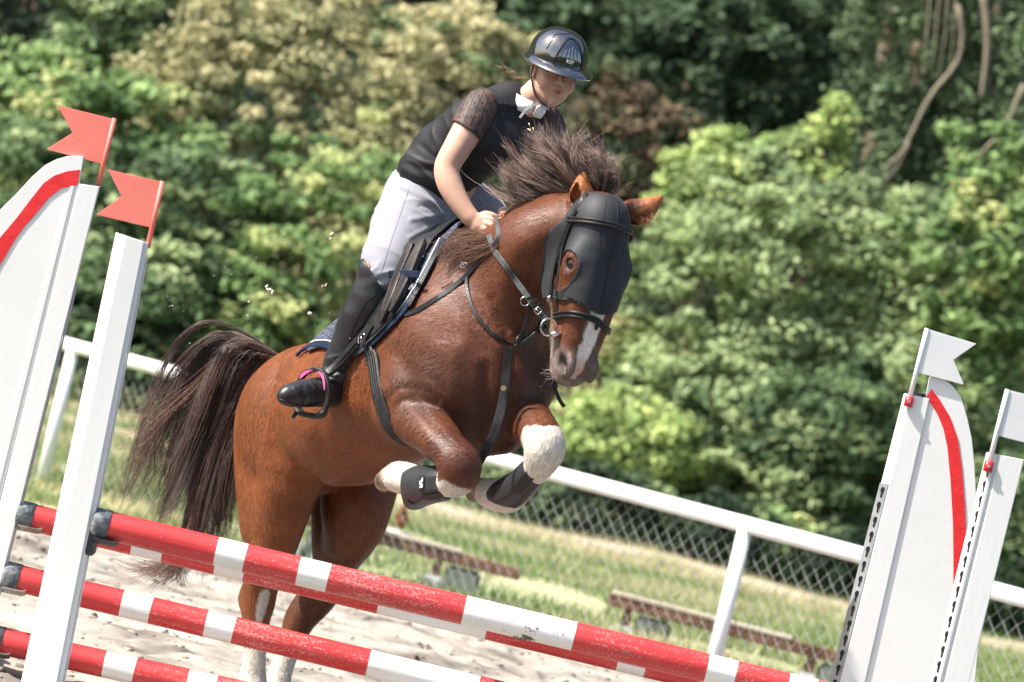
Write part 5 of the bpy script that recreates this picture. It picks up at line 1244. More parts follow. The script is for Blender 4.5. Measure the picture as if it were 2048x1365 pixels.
def quilt():
    m = mat('pad_quilt', (.045, .05, .078), .85, .15, base2=(.10, .105, .145), scale=40); nt = m.node_tree; N = nt.nodes; L = nt.links
    tc = N.new('ShaderNodeTexCoord'); vs = []
    for d in ((1, .2, 1), (-1, .2, 1)):
        dt = N.new('ShaderNodeVectorMath'); dt.operation = 'DOT_PRODUCT'; L.new(tc.outputs['Object'], dt.inputs[0]); dt.inputs[1].default_value = [q*95 for q in d]
        sn = N.new('ShaderNodeMath'); sn.operation = 'SINE'; L.new(dt.outputs['Value'], sn.inputs[0]); ab = N.new('ShaderNodeMath'); ab.operation = 'ABSOLUTE'; L.new(sn.outputs[0], ab.inputs[0]); vs.append(ab)
    mn = N.new('ShaderNodeMath'); mn.operation = 'MINIMUM'; L.new(vs[0].outputs[0], mn.inputs[0]); L.new(vs[1].outputs[0], mn.inputs[1])
    pw = N.new('ShaderNodeMath'); pw.operation = 'POWER'; pw.inputs[1].default_value = .45; L.new(mn.outputs[0], pw.inputs[0])
    bp = N.new('ShaderNodeBump'); bp.inputs['Distance'].default_value = .006; bp.inputs['Strength'].default_value = 1; L.new(pw.outputs[0], bp.inputs['Height']); L.new(bp.outputs[0], N['Principled BSDF'].inputs['Normal'])
    return m
M['pad'] = quilt()
def dens(path, n):
    return smoothpath(path, n)
def lay(path, bvh=None, off=.002, n=24, off2=None):
    """points and normals on the surface below a drawn line"""
    bvh = bvh or HBV; pts = []; nors = []
    for x, y in dens(path, n):
        p, nn = shoot(bvh, x, y, off)
        if p is not None: pts.append(p); nors.append(nn)
    if len(pts) < 3: print('LAY', path); return [Q(path[0][0], path[0][1], 0)], [-Vector(CF)]
    for _ in range(3):
        nors = [(nors[max(i-1, 0)]+nors[i]*2+nors[min(i+1, len(nors)-1)]).normalized() for i in range(len(nors))]
        pts = [pts[0]]+[pts[i-1]*.25+pts[i]*.5+pts[i+1]*.25 for i in range(1, len(pts)-1)]+[pts[-1]]
    return pts, nors
def strap(name, path, w, m, parent, th=.004, bvh=None, off=.003, n=24, ridges=0, far=()):
    pts, nors = lay(path, bvh, off, n)
    if far:
        q0 = [pts[-1]]+[Hd(*p) for p in far]
        for p in smoothpath([tuple(x) for x in q0], 14)[1:]:
            hh = (bvh or HBV).find_nearest(Vector(p)); nn = hh[1] if hh[1].dot(hh[0]-Hd(hcoord(np.array([p]))[0][0], 0, 0)) > 0 else -hh[1]; pts.append(hh[0]+nn*off); nors.append(nn)
    b = MB()
    if len(pts) < 3: return None
    b.ribbon(pts, nors, w, th)
    if ridges:
        for s in (-.3, .3):
            q = []
            for i in range(len(pts)):
                t = (pts[min(i+1, len(pts)-1)]-pts[max(i-1, 0)]).normalized(); q.append(pts[i]+t.cross(nors[i])*w*s+nors[i]*th*.5)
            b.tube(q, w*.17, 6)
    return b.build(name, m, parent)
def free(name, pts, w, m, parent, th=.003, face=None, n=24, lines=0, lift=5, clamp=1.0):
    """strap hanging free through (x,y,z) points, flat side to face"""
    sp = smoothpath(pts, n); q = []
    for i, p in enumerate(sp):
        h = shoot(HBV, p[0], p[1])[0]; z = p[2]
        if h is not None and i <= clamp*n: z = min(z, ((h-Vector(CO)).dot(Vector(CF))-D0)*S0-lift)
        q.append(z)
    for _ in range(4): q = [min(q[i], (q[max(i-1, 0)]+q[min(i+1, len(q)-1)]+2*q[i])/4) for i in range(len(q))]
    q = [Q(p[0], p[1], z) for p, z in zip(sp, q)]; f = face or (-Vector(CF)); b = MB(); b.ribbon(q, [f]*len(q), w, th)
    for k in range(lines):
        o = (k+.5)/lines-.5; z = []
        for i in range(len(q)):
            t = (q[min(i+1, len(q)-1)]-q[max(i-1, 0)]).normalized(); z.append(q[i]+t.cross(f).normalized()*w*o*.8+f*th*.6)
        b.tube(z, w*.06, 4)
    return b.build(name, m, parent)
def ringmesh(name, c, ax, r, rr, m, parent, n=28, sq=None):
    ax = Vector(ax).normalized(); s1 = ax.orthogonal().normalized(); s2 = ax.cross(s1); b = MB()
    b.tube([c+(s1*math.cos(t)+s2*math.sin(t))*r for t in np.linspace(0, 2*math.pi, n+1)], rr, 8, cap=False); return b.build(name, m, parent)
def buckle(parent, x, y, bvh, ang, w=.022, h=.026, off=.008, m='chrome', z=None):
    if z is None:
        p, nn = shoot(bvh, x, y, off)
        if p is None: return
    else: p, nn = Q(x, y, z), -Vector(CF)
    t = pv(math.cos(R(ang)), math.sin(R(ang)), 0); t = (t-nn*t.dot(nn)).normalized(); s = t.cross(nn)
    c = [p+t*a*h/2+s*b_*w/2 for a, b_ in ((1, 1), (1, -1), (-1, -1), (-1, 1), (1, 1))]; b = MB(); q = []
    for i in range(4): q += [c[i].lerp(c[i+1], k/4) for k in range(4)]
    b.tube(q+[c[0]], .0018, 6, cap=False); b.tube([p-t*h/2, p+t*h/2+nn*.002], .0014, 6); b.build('buckle', M[m], parent)
# ---------------- regions of the body in (a,t)
def inpoly(px, py, poly):
    c = np.zeros(len(px), bool); j = len(poly)-1
    for i in range(len(poly)):
        (xi, yi), (xj, yj) = poly[i], poly[j]
        c ^= ((yi > py) != (yj > py)) & (px < (xj-xi)*(py-yi)/(yj-yi+1e-12)+xi); j = i
    return c
def at_of(p): q = np.array(p)-np.array(TO); return float(q@np.array(TA)), float(q@np.array(TD))
def shot_at(path):
    out = []
    for x, y in path:
        p, nn = shoot(HBV, x, y)
        if p is not None: out.append(at_of(p))
    return out
def cover(name, poly, off, m, parent, thick=.006, extra=None, smooth=2):
    V, F_ = HF.mesh(off); q = V-np.array(TO); a = q@np.array(TA); t = q@np.array(TD); s = q@np.array(TR)
    k = inpoly(a, t, poly) & (np.abs(s) < .42) & (t > -1.2)
    if extra is not None: k &= extra(V, a, s, t)
    V2, F2, _ = cull(V, F_, k); V2 = smooth_rim(relax(V2, F2, smooth, .5), F2, 14 if smooth < 3 else 70)
    o = npmesh(name, V2, F2, m, parent)
    if thick: md = o.modifiers.new('t', 'SOLIDIFY'); md.thickness = thick; md.offset = 1
    return o, bvh_of(V2, F2)
# front edge and hem of the pad from where they lie on the near side
fe = shot_at([(893, 492), (878, 520), (860, 556), (842, 588), (820, 622), (792, 655), (758, 688)])
lo = shot_at([(742, 704), (700, 724), (672, 706), (640, 700)])
bk = [(lo[-1][0]-.10, lo[-1][1]+.03), (lo[-1][0]-.115, lo[-1][1]+.10)]
padpoly = [(fe[0][0]+.02, .2)]+fe+lo+bk+[(bk[-1][0]-.01, .25)]
pad_root = empty('saddle_pad', HB(-.4, 0, 0), 'navy quilted saddle cloth with white piping under the saddle', 'saddle pad')
pad, PADB = cover('cloth', padpoly, .009, M['pad'], pad_root, .006)
def edge(pathpx, name, m, w, th, inset=(0, 0), bvh=None, off=.004, parent=None):
    pts, nors = lay([(x+inset[0], y+inset[1]) for x, y in pathpx], bvh or PADB, off, 40); b = MB(); b.ribbon(pts, nors, w, th); return b.build(name, m, parent or pad_root)
fpx = [(893, 486), (880, 512), (862, 548), (844, 582), (822, 616), (794, 648), (760, 681), (745, 695)]
edge(fpx, 'binding', M['navy'], .026, .009, (-3, 0), HBV, .012); edge([(x-12, y-5) for x, y in fpx], 'piping', M['piping'], .005, .004, (0, 0), PADB, .009)
bpx = [(668, 698), (650, 695), (630, 697), (612, 706), (600, 716)]
edge(bpx, 'binding', M['navy'], .024, .010, (0, -2), HBV, .014); edge([(x+3, y-12) for x, y in bpx], 'piping', M['piping'], .0045, .004, (0, 0), PADB, .009)
for i, (x, y) in enumerate(((628, 672), (636, 666), (644, 659), (652, 652), (660, 645), (668, 638))):     # pale stitched lettering on the pad
    pts, nors = lay([(x-3, y+6), (x+(i % 2)*3, y-1), (x+4, y-5), (x+5, y+2)], PADB, .007, 8)
    if len(pts) > 3: b = MB(); b.ribbon(pts, nors, .003, .0015); b.build('embroidery', M['piping'], pad_root)
# ---------------- saddle
sad = empty('saddle', HB(-.35, 0, .05), 'dark brown and black leather jumping saddle under the rider', 'saddle')
flp = shot_at([(882, 490), (864, 520), (845, 556), (822, 600), (800, 634), (770, 668), (740, 690), (705, 690), (690, 640), (720, 590)])
flap, FLB = cover('flap', [(flp[0][0], .2)]+flp+[(flp[-1][0]-.12, -.1), (flp[-1][0]-.14, .2)], .024, M['leather'], sad, .006)
TS = (TA, TR, TD); SFld = Field(np.array(HB(-.4, 0, 0))-.55, np.array(HB(-.4, 0, 0))+.55, .008)
SFld.ell(HB(-.23, 0, .015), TS, (.20, .15, .050), 0); SFld.ell(HB(-.38, 0, .03), TS, (.05, .15, .045), .05); SFld.ell(HB(-.05, 0, .035), TS, (.05, .085, .045), .04); SFld.ell(HB(-.22, 0, .075), TS, (.12, .08, .035), .04, 'sub')
a_, b_ = SFld.mesh(); npmesh('seat', relax(a_, b_, 2, .5), b_, M['leather'], sad)
for path, w0, th, m in (([(828, 494), (812, 530), (796, 572), (779, 620), (756, 676)], .052, .020, 'leather_brown'), ([(850, 488), (835, 520), (820, 558), (801, 602), (776, 654)], .050, .026, 'leather_brown'), ([(872, 484), (858, 512), (844, 542), (832, 574), (818, 600)], .034, .020, 'leather')):
    pts, nors = lay(path, FLB, .014, 26); k = len(pts); wf = [math.sin(math.pi*(.04+.92*i/(k-1)))**.4 for i in range(k)]
    b = MB(); b.ribbon(pts, nors, [w0*q for q in wf], th); o = b.build('knee_roll', M[m], sad, .006); sb = o.modifiers.new('s', 'SUBSURF'); sb.levels = 1; sb.render_levels = 2
    for f_ in (.36, -.36):
        q = [];
        for i in range(2, k-2): t = (pts[i+1]-pts[i-1]).normalized(); q.append(pts[i]+t.cross(nors[i])*w0*wf[i]*f_+nors[i]*th*.46)
        b = MB(); b.tube(q, .0016, 6); b.build('piping', M['leather_edge'], o)
pts = [Q(*p) for p in smoothpath([(838, 500, 95), (850, 476, 105), (872, 462, 120), (900, 458, 150), (915, 466, 180)], 18)]; b = MB(); b.tube(pts, .013, 12); b.build('pommel', M['leather'], sad)
pts = [Q(*p) for p in smoothpath([(872, 500, 70), (876, 478, 80), (890, 464, 95), (912, 462, 120)], 14)]; b = MB(); b.tube(pts, .006, 8); b.build('pommel_edge', M['leather'], sad)
free('flap_strap', [(778, 549, 6), (800, 548, 2), (838, 549, 8)], .026, M['navy'], sad, .005, lift=62)
# girth
ga = shot_at([(728, 706), (738, 740), (752, 780)]); gb = shot_at([(752, 700), (762, 735), (776, 768)])
dA = 0; g0 = ga[-1]; g1 = gb[-1]
gpoly = [(ga[0][0], ga[0][1]+.06)]+ga+[(g0[0]+.06, -1.0), (g0[0]+.06+.085, -1.0)]+gb[::-1]+[(gb[0][0], gb[0][1]+.06)]
girth = empty('girth', HB(-.15, 0, -.7), 'black padded leather girth round the chest behind the foreleg', 'girth')
ccx = lambda V, a, s, t: (np.abs(s) > .0)
nolegs = lambda V, a, s, t: (seg_d([(818, 828, -30), (876, 878, -160), (920, 932, -222), (890, 968, -175), (830, 963, -85), (780, 953, -30)], V) > .085) & (seg_d([(1050, 838, -80), (1090, 885, -195), (1052, 965, -135), (1022, 992, -90), (960, 978, -30)], V) > .085)
pts, nors = lay([(741, 694), (744, 712), (747, 730)], HBV, .010, 8)
a0, t0 = at_of(pts[-1])
for p in smoothpath([tuple(pts[-1]), tuple(HB(a0+.015, .285, -.46)), tuple(HB(a0+.03, .25, -.62)), tuple(HB(a0+.03, .17, -.74)), tuple(HB(a0+.03, 0, -.84)), tuple(HB(a0+.03, -.17, -.74)), tuple(HB(a0+.02, -.29, -.50))], 30)[1:]:
    ctr = HB(a0+.02, 0, -.42); dr = (Vector(p)-ctr).normalized(); hh = HBV.ray_cast(ctr, dr, .6)
    if hh[0] is not None: pts.append(hh[0]+dr*.010); nors.append(dr)
for _ in range(3): pts = [pts[0]]+[pts[i-1]*.25+pts[i]*.5+pts[i+1]*.25 for i in range(1, len(pts)-1)]+[pts[-1]]
b = MB(); b.ribbon(pts, nors, [.044+.018*min(1, i/12) for i in range(len(pts))], .016); o = b.build('band', M['leather'], girth, .003)
for f_ in (-.30, .0, .30):
    q = []
    for i in range(len(pts)-1): t = (pts[i+1]-pts[max(i-1, 0)]).normalized(); q.append(pts[i]+t.cross(nors[i])*.05*f_+nors[i]*.008)
    b = MB(); b.tube(q, .0022, 6); b.build('stitching', M['matt_black'], o)
buckle(girth, 738, 682, HBV, 70, .034, .03, .035)
strap('billet', [(760, 655), (748, 675), (738, 700)], .022, M['leather'], girth, .005, HBV, .036)
# stirrup and leather
stl = empty('stirrup', Q(625, 787, 40), 'black safety stirrup with pink inlays hanging on its leather round the boot', 'stirrup')
free('stirrup_leather', [(782, 596, 0), (762, 628, 4), (735, 656, 12), (705, 688, 30), (676, 722, 52), (652, 744, 52), (640, 748, 44)], .020, M['leather'], stl, .004, pv(-.4, -.35, -.85).normalized(), 30)
free('stirrup_leather', [(790, 606, 6), (770, 640, 10), (742, 668, 18), (712, 698, 36), (682, 730, 58), (660, 750, 54), (646, 752, 46)], .018, M['leather'], stl, .004, pv(-.5, -.3, -.8).normalized(), 30)
loop = [(632, 738, 38), (646, 745, 26), (655, 765, 14), (658, 790, 10), (653, 812, 12), (643, 830, 18), (622, 833, 34), (602, 826, 54), (594, 812, 66), (592, 790, 70), (598, 766, 66), (612, 746, 54), (632, 738, 38)]
q = [Q(*p) for p in smoothpath(loop, 60)]; b = MB(); fd_ = pv(-.67, .04, -.74).normalized(); cen = Q(625, 787, 40)
wd = [.012+.010*(1 if p.z < Q(625, 818, 40).z else 0) for p in q]
b.ribbon(q, [(p-cen).normalized() for p in q], [.020+.022*float(sstep(np.array([-(p.z-Q(625, 812, 40).z)]), 0, .03)[0]) for p in q], .016); b.build('iron', M['matt_black'], stl)
for seg in ([(604, 757, 55), (612, 748, 50), (624, 742, 40), (630, 742, 36)], [(640, 744, 26), (648, 751, 17), (652, 765, 9), (653, 780, 5)]):
    qq = [Q(*p) for p in smoothpath(seg, 12)]; b = MB(); b.ribbon([p+fd_*.0105 for p in qq], [fd_]*12, [.004, .009, .011, .012, .012, .011, .010, .009, .008, .007, .005, .003], .002); b.build('inlay', M['pink'], stl)
b = MB(); b.box(Q(614, 829, 40), (.10, .045, .010), Matrix((pv(.74, .1, -.67).normalized(), fd_, pv(.74, .1, -.67).normalized().cross(fd_))).transposed(), bev=.003); b.build('tread', M['matt_black'], stl)
b = MB(); b.tube([Q(592, 826, 20), Q(586, 836, 14)], .007, 8); b.build('release', M['matt_black'], stl)
# ---------------- ear-less face hood
hood = empty('face_hood', Hd(60, 60, 0), 'black stretch race hood covering the horse forehead and cheeks with eye holes', 'face hood')
HFh = Field(np.array(Hd(150, 0, 0))-.52, np.array(Hd(150, 0, 0))+.52, .0052); head_prims(HFh, .05)
qc(HFh, [(1128, 455, -165, 54), (1060, 503, -95, 70)], .06)
V, F_ = HFh.mesh(.0065); V = relax(V, F_, 2, .5); A, B, C = hcoord(V)
low = 226+8*np.cos(C/30)-.10*np.abs(C); rear = np.interp(A, *HOODB)
k = (A > -14+.04*C) & (A < low) & (B > rear)
for ex, ey, ez in ((1170, 420, -196), (1256, 424, -150)): k &= np.linalg.norm(V-np.array(Q(ex, ey, ez)), axis=1) > .046
k &= ~hole_of(A, B, C)
a_, b_, _ = cull(V, F_, k); a_ = smooth_rim(a_, b_, 16)
ho = npmesh('cloth', a_, b_, M['hood'], hood); md = ho.modifiers.new('t', 'SOLIDIFY'); md.thickness = .003; md.offset = 0; HOB = bvh_of(a_, b_)
def hseam(pts3, name, w=.005, th=.003, m='hood', par=None, off=.0015):
    out = []; nn_ = []
    for p in smoothpath(pts3, 26):
        q = HOB.find_nearest(Hd(*p)); nn = q[1] if q[1].dot(q[0]-Hd(p[0], -10, 0)) > 0 else -q[1]; out.append(q[0]+nn*off); nn_.append(nn)
    b = MB(); b.ribbon(out, nn_, w, th); b.build(name, M[m], par or hood)
hseam([(0, 60, 0), (60, 80, 0), (120, 84, 0), (224, 70, 0)], 'centre_seam', .006, .003, 'black_thread')
for s in (1, -1):
    hseam([(i_, 60, 22*s) for i_ in (0, 60, 110)], 'seam', .003, .0016, 'black_thread')
    th_ = np.linspace(0, 2*math.pi, 22); hseam([(160+43*math.sin(t), 20-43*math.sin(t)*.38+42*math.cos(t), 62*s) for t in th_], 'eye_binding', .008, .003)
hseam([(221, -30, 50), (226, 30, 44), (232, 70, 20), (233, 75, 0), (232, 70, -20), (226, 30, -44), (221, -30, -50)], 'hem', .007, .003)
# ---------------- bridle
bri = empty('bridle', Hd(100, 0, 60), 'black leather bridle with padded browband and noseband over the hood', 'bridle')
strap('browband', [(1138, 440), (1172, 442), (1209, 448), (1240, 456), (1263, 466)], .022, M['leather'], bri, .007, HOB, .008, 30, 1, far=[(72, 30, -62), (76, -10, -66)])
strap('cheekpiece', [(1156, 420), (1136, 452), (1123, 488), (1112, 530), (1106, 562), (1103, 600), (1102, 640)], .012, M['leather'], bri, .004, HFB if False else HOB, .010, 30)
strap('cheekpiece', [(1146, 444), (1134, 470), (1125, 508), (1118, 555), (1115, 590)], .010, M['leather'], bri, .004, HOB, .008, 26)
strap('cheekpiece', [(1116, 585), (1114, 610), (1115, 632)], .010, M['leather'], bri, .004, HBV, .010, 10)
strap('headpiece', [(1172, 388), (1160, 410), (1148, 432), (1138, 448)], .018, M['leather'], bri, .004, HBV, .010, 12)
strap('noseband', [(1111, 633), (1125, 629), (1145, 628), (1171, 633), (1192, 641), (1203, 651)], .024, M['leather'], bri, .009, HBV, .007, 26, 1, far=[(262, 30, -40), (262, 0, -46), (258, -30, -40)])
HFB = HBV
b = MB(); b.box(shoot(HBV, 1191, 654, .008)[0], (.012, .010, .022), Matrix.Rotation(ROLL*0, 3, 'Y'), bev=.003); b.build('keeper', M['leather'], bri)
for x, y, a_ in ((1130, 480, 110), (1106, 598, 95)): buckle(bri, x, y, HBV, a_, .016, .018, .019)
zb = ((shoot(HBV, 1112, 655)[0]-Vector(CO)).dot(Vector(CF))-D0)*S0; ringmesh('bit_ring', Q(1098, 655, zb-6), pv(.35, .1, -.9), .031, .0035, M['chrome'], bri)
bz = ((shoot(HBV, 1116, 668)[0]-Vector(CO)).dot(Vector(CF))-D0)*S0; b = MB(); b.tube([Q(1100, 667, bz-2), Q(1108, 669, bz-6), Q(1117, 668, bz-5), Q(1126, 666, bz+2)], [.0085, .0105, .0095, .006], 14); b.build('bit', M['chrome'], bri)
free('chin_strap', [(1089, 645, -190), (1083, 640, -150), (1078, 652, -120)], .012, M['leather'], bri)
# far side straps
for pth, w_ in (([(20, 30, -60), (80, 20, -66), (140, -10, -62), (215, -10, -50)], .012),):
    out = []; nn_ = []
    for p in smoothpath(pth, 20):
        q = HBV.find_nearest(Hd(*p)); nn = (q[0]-Hd(p[0], 0, 0)).normalized(); out.append(q[0]+nn*.012); nn_.append(nn)
    b = MB(); b.ribbon(out, nn_, w_, .004); b.build('cheekpiece', M['leather'], bri)
# ---------------- reins
rei = empty('reins', Q(1000, 500, -60), 'black webbing reins running from the bit to the rider hand', 'reins')
free('rein', [(977, 470, -22), (989, 502, -60), (1012, 534, -125), (1034, 565, -170), (1058, 598, -190), (1076, 622, -200), (1092, 642, -205)], .021, M['grey_rein'], rei, .0035, pv(-.35, -.1, -.93).normalized(), 36, 3)
free('rein', [(992, 434, -22), (994, 450, -24), (997, 468, -26), (994, 482, -30), (988, 490, -34)], .019, M['grey_rein'], rei, .0035, pv(-.2, 0, -1).normalized(), 16, 3)
free('rein_tape', [(990, 441, -25), (996, 441, -25)], .007, M['strap_grey'], rei, .004)
free('rein', [(985, 490, -30), (965, 512, -45), (937, 546, -62), (905, 575, -75), (868, 600, -75), (835, 620, -60), (812, 628, -30), (806, 618, 0)], .021, M['leather'], rei, .004, pv(-.3, -.45, -.85).normalized(), 40, 3)
free('rein_hook', [(882, 577, -78), (894, 572, -80), (906, 563, -80)], .004, M['leather'], rei, .003)
free('rein', [(1002, 440, 40), (1050, 500, -40), (1100, 540, -150)], .019, M['grey_rein'], rei, .0035) if False else None
# martingale stoppers near the bit
for x, y, z, a_ in ((1060, 597, -194, 40), (1070, 612, -198, 40)):
    b = MB(); b.box(Q(x, y, z-4), (.022, .010, .012), Matrix.Rotation(R(-40), 3, 'Y'), bev=.002); b.build('stopper', M['leather'], rei)
for i in range(4): free('keeper', [(1064+i*7, 605+i*9, -202), (1074+i*7, 598+i*9, -202)], .007, M['leather'], rei, .006, n=4)
buckle(rei, 1076, 622, None, 50, .020, .020, z=-206)
ringmesh('ring', Q(1050, 603, -190), pv(.1, .1, -1), .016, .002, M['chrome'], rei)
# ---------------- breastplate
brp = empty('breastplate', Q(1018, 700, -150), 'black leather breastplate with long strap hanging down the horse chest', 'breastplate')
strap('neck_strap', [(956, 482), (944, 510), (936, 545), (935, 580), (944, 615), (962, 645), (988, 672), (1012, 688), (1030, 692)], .013, M['leather'], brp, .004, HBV, .007, 40)
strap('neck_strap', [(1030, 692), (1046, 685), (1062, 672), (1078, 655), (1088, 640)], .015, M['leather'], brp, .004, HBV, .008, 20)
free('fork_strap', [(1034, 690, -175), (1044, 668, -180), (1054, 640, -184), (1060, 612, -186)], .012, M['leather'], brp, .004)
free('fork_strap', [(1030, 694, -172), (1050, 684, -178), (1075, 664, -178), (1092, 652, -150)], .014, M['leather'], brp, .004)
p, nn = shoot(HBV, 1037, 680, .018); b = MB(); s1 = nn.orthogonal().normalized(); s2 = nn.cross(s1)
b.tube([p+(s1*math.cos(t)*1.25+s2*math.sin(t)*.7)*.020 for t in np.linspace(0, 2*math.pi, 25)], .006, 8, cap=False); b.build('ring', M['leather'], brp)
zc = (shoot(HBV, 1014, 730, .0)[0]-Vector(CO)).dot(Vector(CF)); zc = (zc-D0)*S0
free('girth_strap', [(1018, 694, zc-24), (1014, 730, zc-16), (1010, 770, zc-16), (1004, 810, zc-18), (994, 850, zc-24), (980, 886, zc-22), (966, 910, zc-10), (954, 930, zc+6)], .033, M['leather'], brp, .004, pv(-.25, .1, -1).normalized(), 36, clamp=.62)
b = MB(); b.tube([Q(1007, 777, zc-22), Q(1007, 777, zc-25)], .010, 16); b.build('stud', M['brass'], brp)
free('saddle_strap', [(893, 470, 70), (880, 492, 46), (862, 524, 26), (846, 556, 12), (830, 586, 0), (816, 612, -2)], .021, M['leather'], brp, .004, pv(-.5, -.2, -.8).normalized(), 24, 2, lift=20)
buckle(brp, 838, 586, HBV, 112, .026, .026, .036)
buckle(brp, 931, 533, HBV, 100, .022, .018, .012)
free('strap_end', [(1107, 758, -40), (1110, 776, -44), (1116, 794, -50), (1124, 808, -54), (1129, 814, -54)], .014, M['leather'], brp, .004)
# ---------------- leg boots
def legboot(label, chain_, cuts, group='tendon boots on the forelegs'):
    root = empty('tendon_boot', Q(*chain_[1][:3]), label, 'horse boot', group)
    xs = [c[0] for c in chain_]; ys = [c[1] for c in chain_]; zs = [c[2] for c in chain_]
    f = pfield(min(xs)-60, max(xs)+60, min(ys)-60, max(ys)+60, min(zs)-60, max(zs)+60, .0032); qc(f, chain_, .015, 10)
    for p, n in cuts: cut(f, Q(*p), n)
    # keep it hollow round the leg
    V, F_ = f.mesh(); V = relax(V, F_, 2, .4); o = npmesh('shell', V, F_, M['shell'], root); return root, bvh_of(V, F_)
tb1, TB1 = legboot('black tendon boot with a white emblem on the left hand foreleg', [(898, 966, -178, 31), (872, 969, -147, 34), (846, 972, -108, 38), (830, 976, -80, 39), (828, 984, -76, 34)], [((893, 960, -178), pv(1, 0, -.35)), ((812, 965, -70), pv(-1, .05, .25))])
tb2, TB2 = legboot('plain black tendon boot on the white kneed foreleg', [(1070, 938, -170, 27), (1050, 962, -138, 28), (1024, 984, -100, 32), (1000, 998, -72, 31)], [((1072, 932, -168), pv(.6, -.75, -.2)), ((1034, 1008, -80), pv(-.2, 1, .3)), ((985, 1000, -66), pv(-.8, .5, .3))])
seam([(880, 944), (884, 960), (882, 980), (876, 1000)], TB1, 'rim', M['neoprene'], .012, .005, .002, 16, tb1)
seam([(814, 1000), (826, 1008), (838, 1002), (848, 992)], TB1, 'rim', M['neoprene'], .010, .004, .002, 16, tb1)
seam([(833, 968), (850, 968), (876, 966)], TB1, 'strap', M['neoprene'], .050, .004, .002, 10, tb1)
seam([(848, 994), (866, 994), (886, 988)], TB1, 'strap', M['neoprene'], .030, .004, .002, 10, tb1)
seam([(1066, 945), (1052, 960), (1030, 984)], TB2, 'strap', M['neoprene'], .040, .004, .002, 12, tb2)
seam([(1078, 940), (1046, 966), (1010, 994), (976, 1006)], TB2, 'rim', M['neoprene'], .008, .004, .002, 20, tb2)
p, nn = shoot(TB1, 847, 965, .0065)
if p is not None:
    ex = pv(1, 0, 0); ex = (ex-nn*ex.dot(nn)).normalized(); ey = pv(0, 1, 0); ey = (ey-nn*ey.dot(nn)).normalized()
    def lg(poly, dz, m, nm):
        b = MB(); b.prism([p+nn*dz+ex*((x-972)/9.1/S0)+ey*((y-770)/9.1/S0) for x, y in poly], nn*.0008); b.build(nm, M[m], tb1)
    lg([(915, 650), (1030, 655), (1030, 892), (918, 890)], .0, 'matt_black', 'emblem_plate')
    lg([(992, 680), (992, 760), (962, 795), (990, 800), (1008, 868), (930, 868), (930, 830), (962, 840), (966, 822), (935, 806), (912, 812), (908, 742), (940, 748)], .0012, 'logo_white', 'emblem')
# ================================================================ mane and tail
M['horsehair'] = mat('horsehair', (1, 1, 1), .48, .5, attr='coat')
def hairs(name, guides, n, parent, rad=.0011, seg=14, spread=.012, clumps=40, clump=.75, cols=((.035, .020, .015), (.16, .10, .075)), seed=1, jit=.010, zspread=.02, flip=0.0, lenv=(.75, 1.05), cpow=1.3):
    r = np.random.default_rng(seed); G = np.array([smoothpath([np.array(Q(*p)) for p in g], seg) for g in guides]); k = len(G)
    def curve(u): i = min(int(u), k-2); t = u-i; return G[i]*(1-t)+G[i+1]*t
    fw = np.array(CF); CL = []
    for c in range(clumps):
        u = r.random()*(k-1); off = r.normal(0, spread, 3)+fw*r.normal(0, zspread); w1 = r.normal(0, jit, 3); w2 = r.normal(0, jit*1.6, 3); ph = r.uniform(0, 6.28)
        CL.append((u, off, w1, w2, ph, r.uniform(*lenv), r.random()))
    V = []; F = []; col = []; s = np.linspace(0, 1, seg)[:, None]
    tri = np.array([0, 2.094, 4.189])
    for i in range(n):
        u, off, w1, w2, ph, ln, cv = CL[r.integers(clumps)]; u2 = np.clip(u+r.normal(0, .35*(k-1)/clumps*2+.05), 0, k-1)
        g0 = curve(u2); g1 = curve(u); mix = clump*s**cpow; g = g0*(1-mix)+g1*mix
        L_ = ln*r.uniform(.82, 1.05); idx = np.clip(s[:, 0]*L_*(seg-1), 0, seg-1); i0 = np.minimum(idx.astype(int), seg-2); t = (idx-i0)[:, None]; g = g[i0]*(1-t)+g[i0+1]*t
        fr = r.normal(0, .0055, 3); own = r.normal(0, .006, 3)
        g = g+off*np.minimum(1, s*2.2)+w1*np.sin(s*3.4+ph)*s+w2*np.sin(s*7+ph*2)*s**1.5*.7+fr*np.minimum(1, s*3)+own*s**2*(1.6 if r.random() < .9 else 7)
        d = np.gradient(g, axis=0); d /= np.linalg.norm(d, axis=1)[:, None]+1e-9; a = np.cross(d, [.3, .5, .8]); a /= np.linalg.norm(a, axis=1)[:, None]; b = np.cross(d, a)
        rr = rad*r.uniform(.6, 1.3)*(1-.8*s**2.2)
        ring = g[:, None, :]+rr[:, None]*(np.cos(tri)[None, :, None]*a[:, None, :]+np.sin(tri)[None, :, None]*b[:, None, :])
        V.append(ring.reshape(-1, 3)); o = i*seg*3; j = np.arange(seg-1)[:, None]*3; q = np.arange(3)[None]
        F.append(np.stack([o+j+q, o+j+(q+1) % 3, o+j+3+(q+1) % 3, o+j+3+q], -1).reshape(-1, 4))
        w = np.clip(cv*.75+r.random()*.45-.1, 0, 1); c = np.array(cols[0])*(1-w)+np.array(cols[1])*w
        cc = c[None]*(1+.35*s*w); col.append(np.repeat(cc, 3, 0))
    return npmesh(name, np.vstack(V), np.vstack(F), M['horsehair'], parent, colors=np.vstack(col))
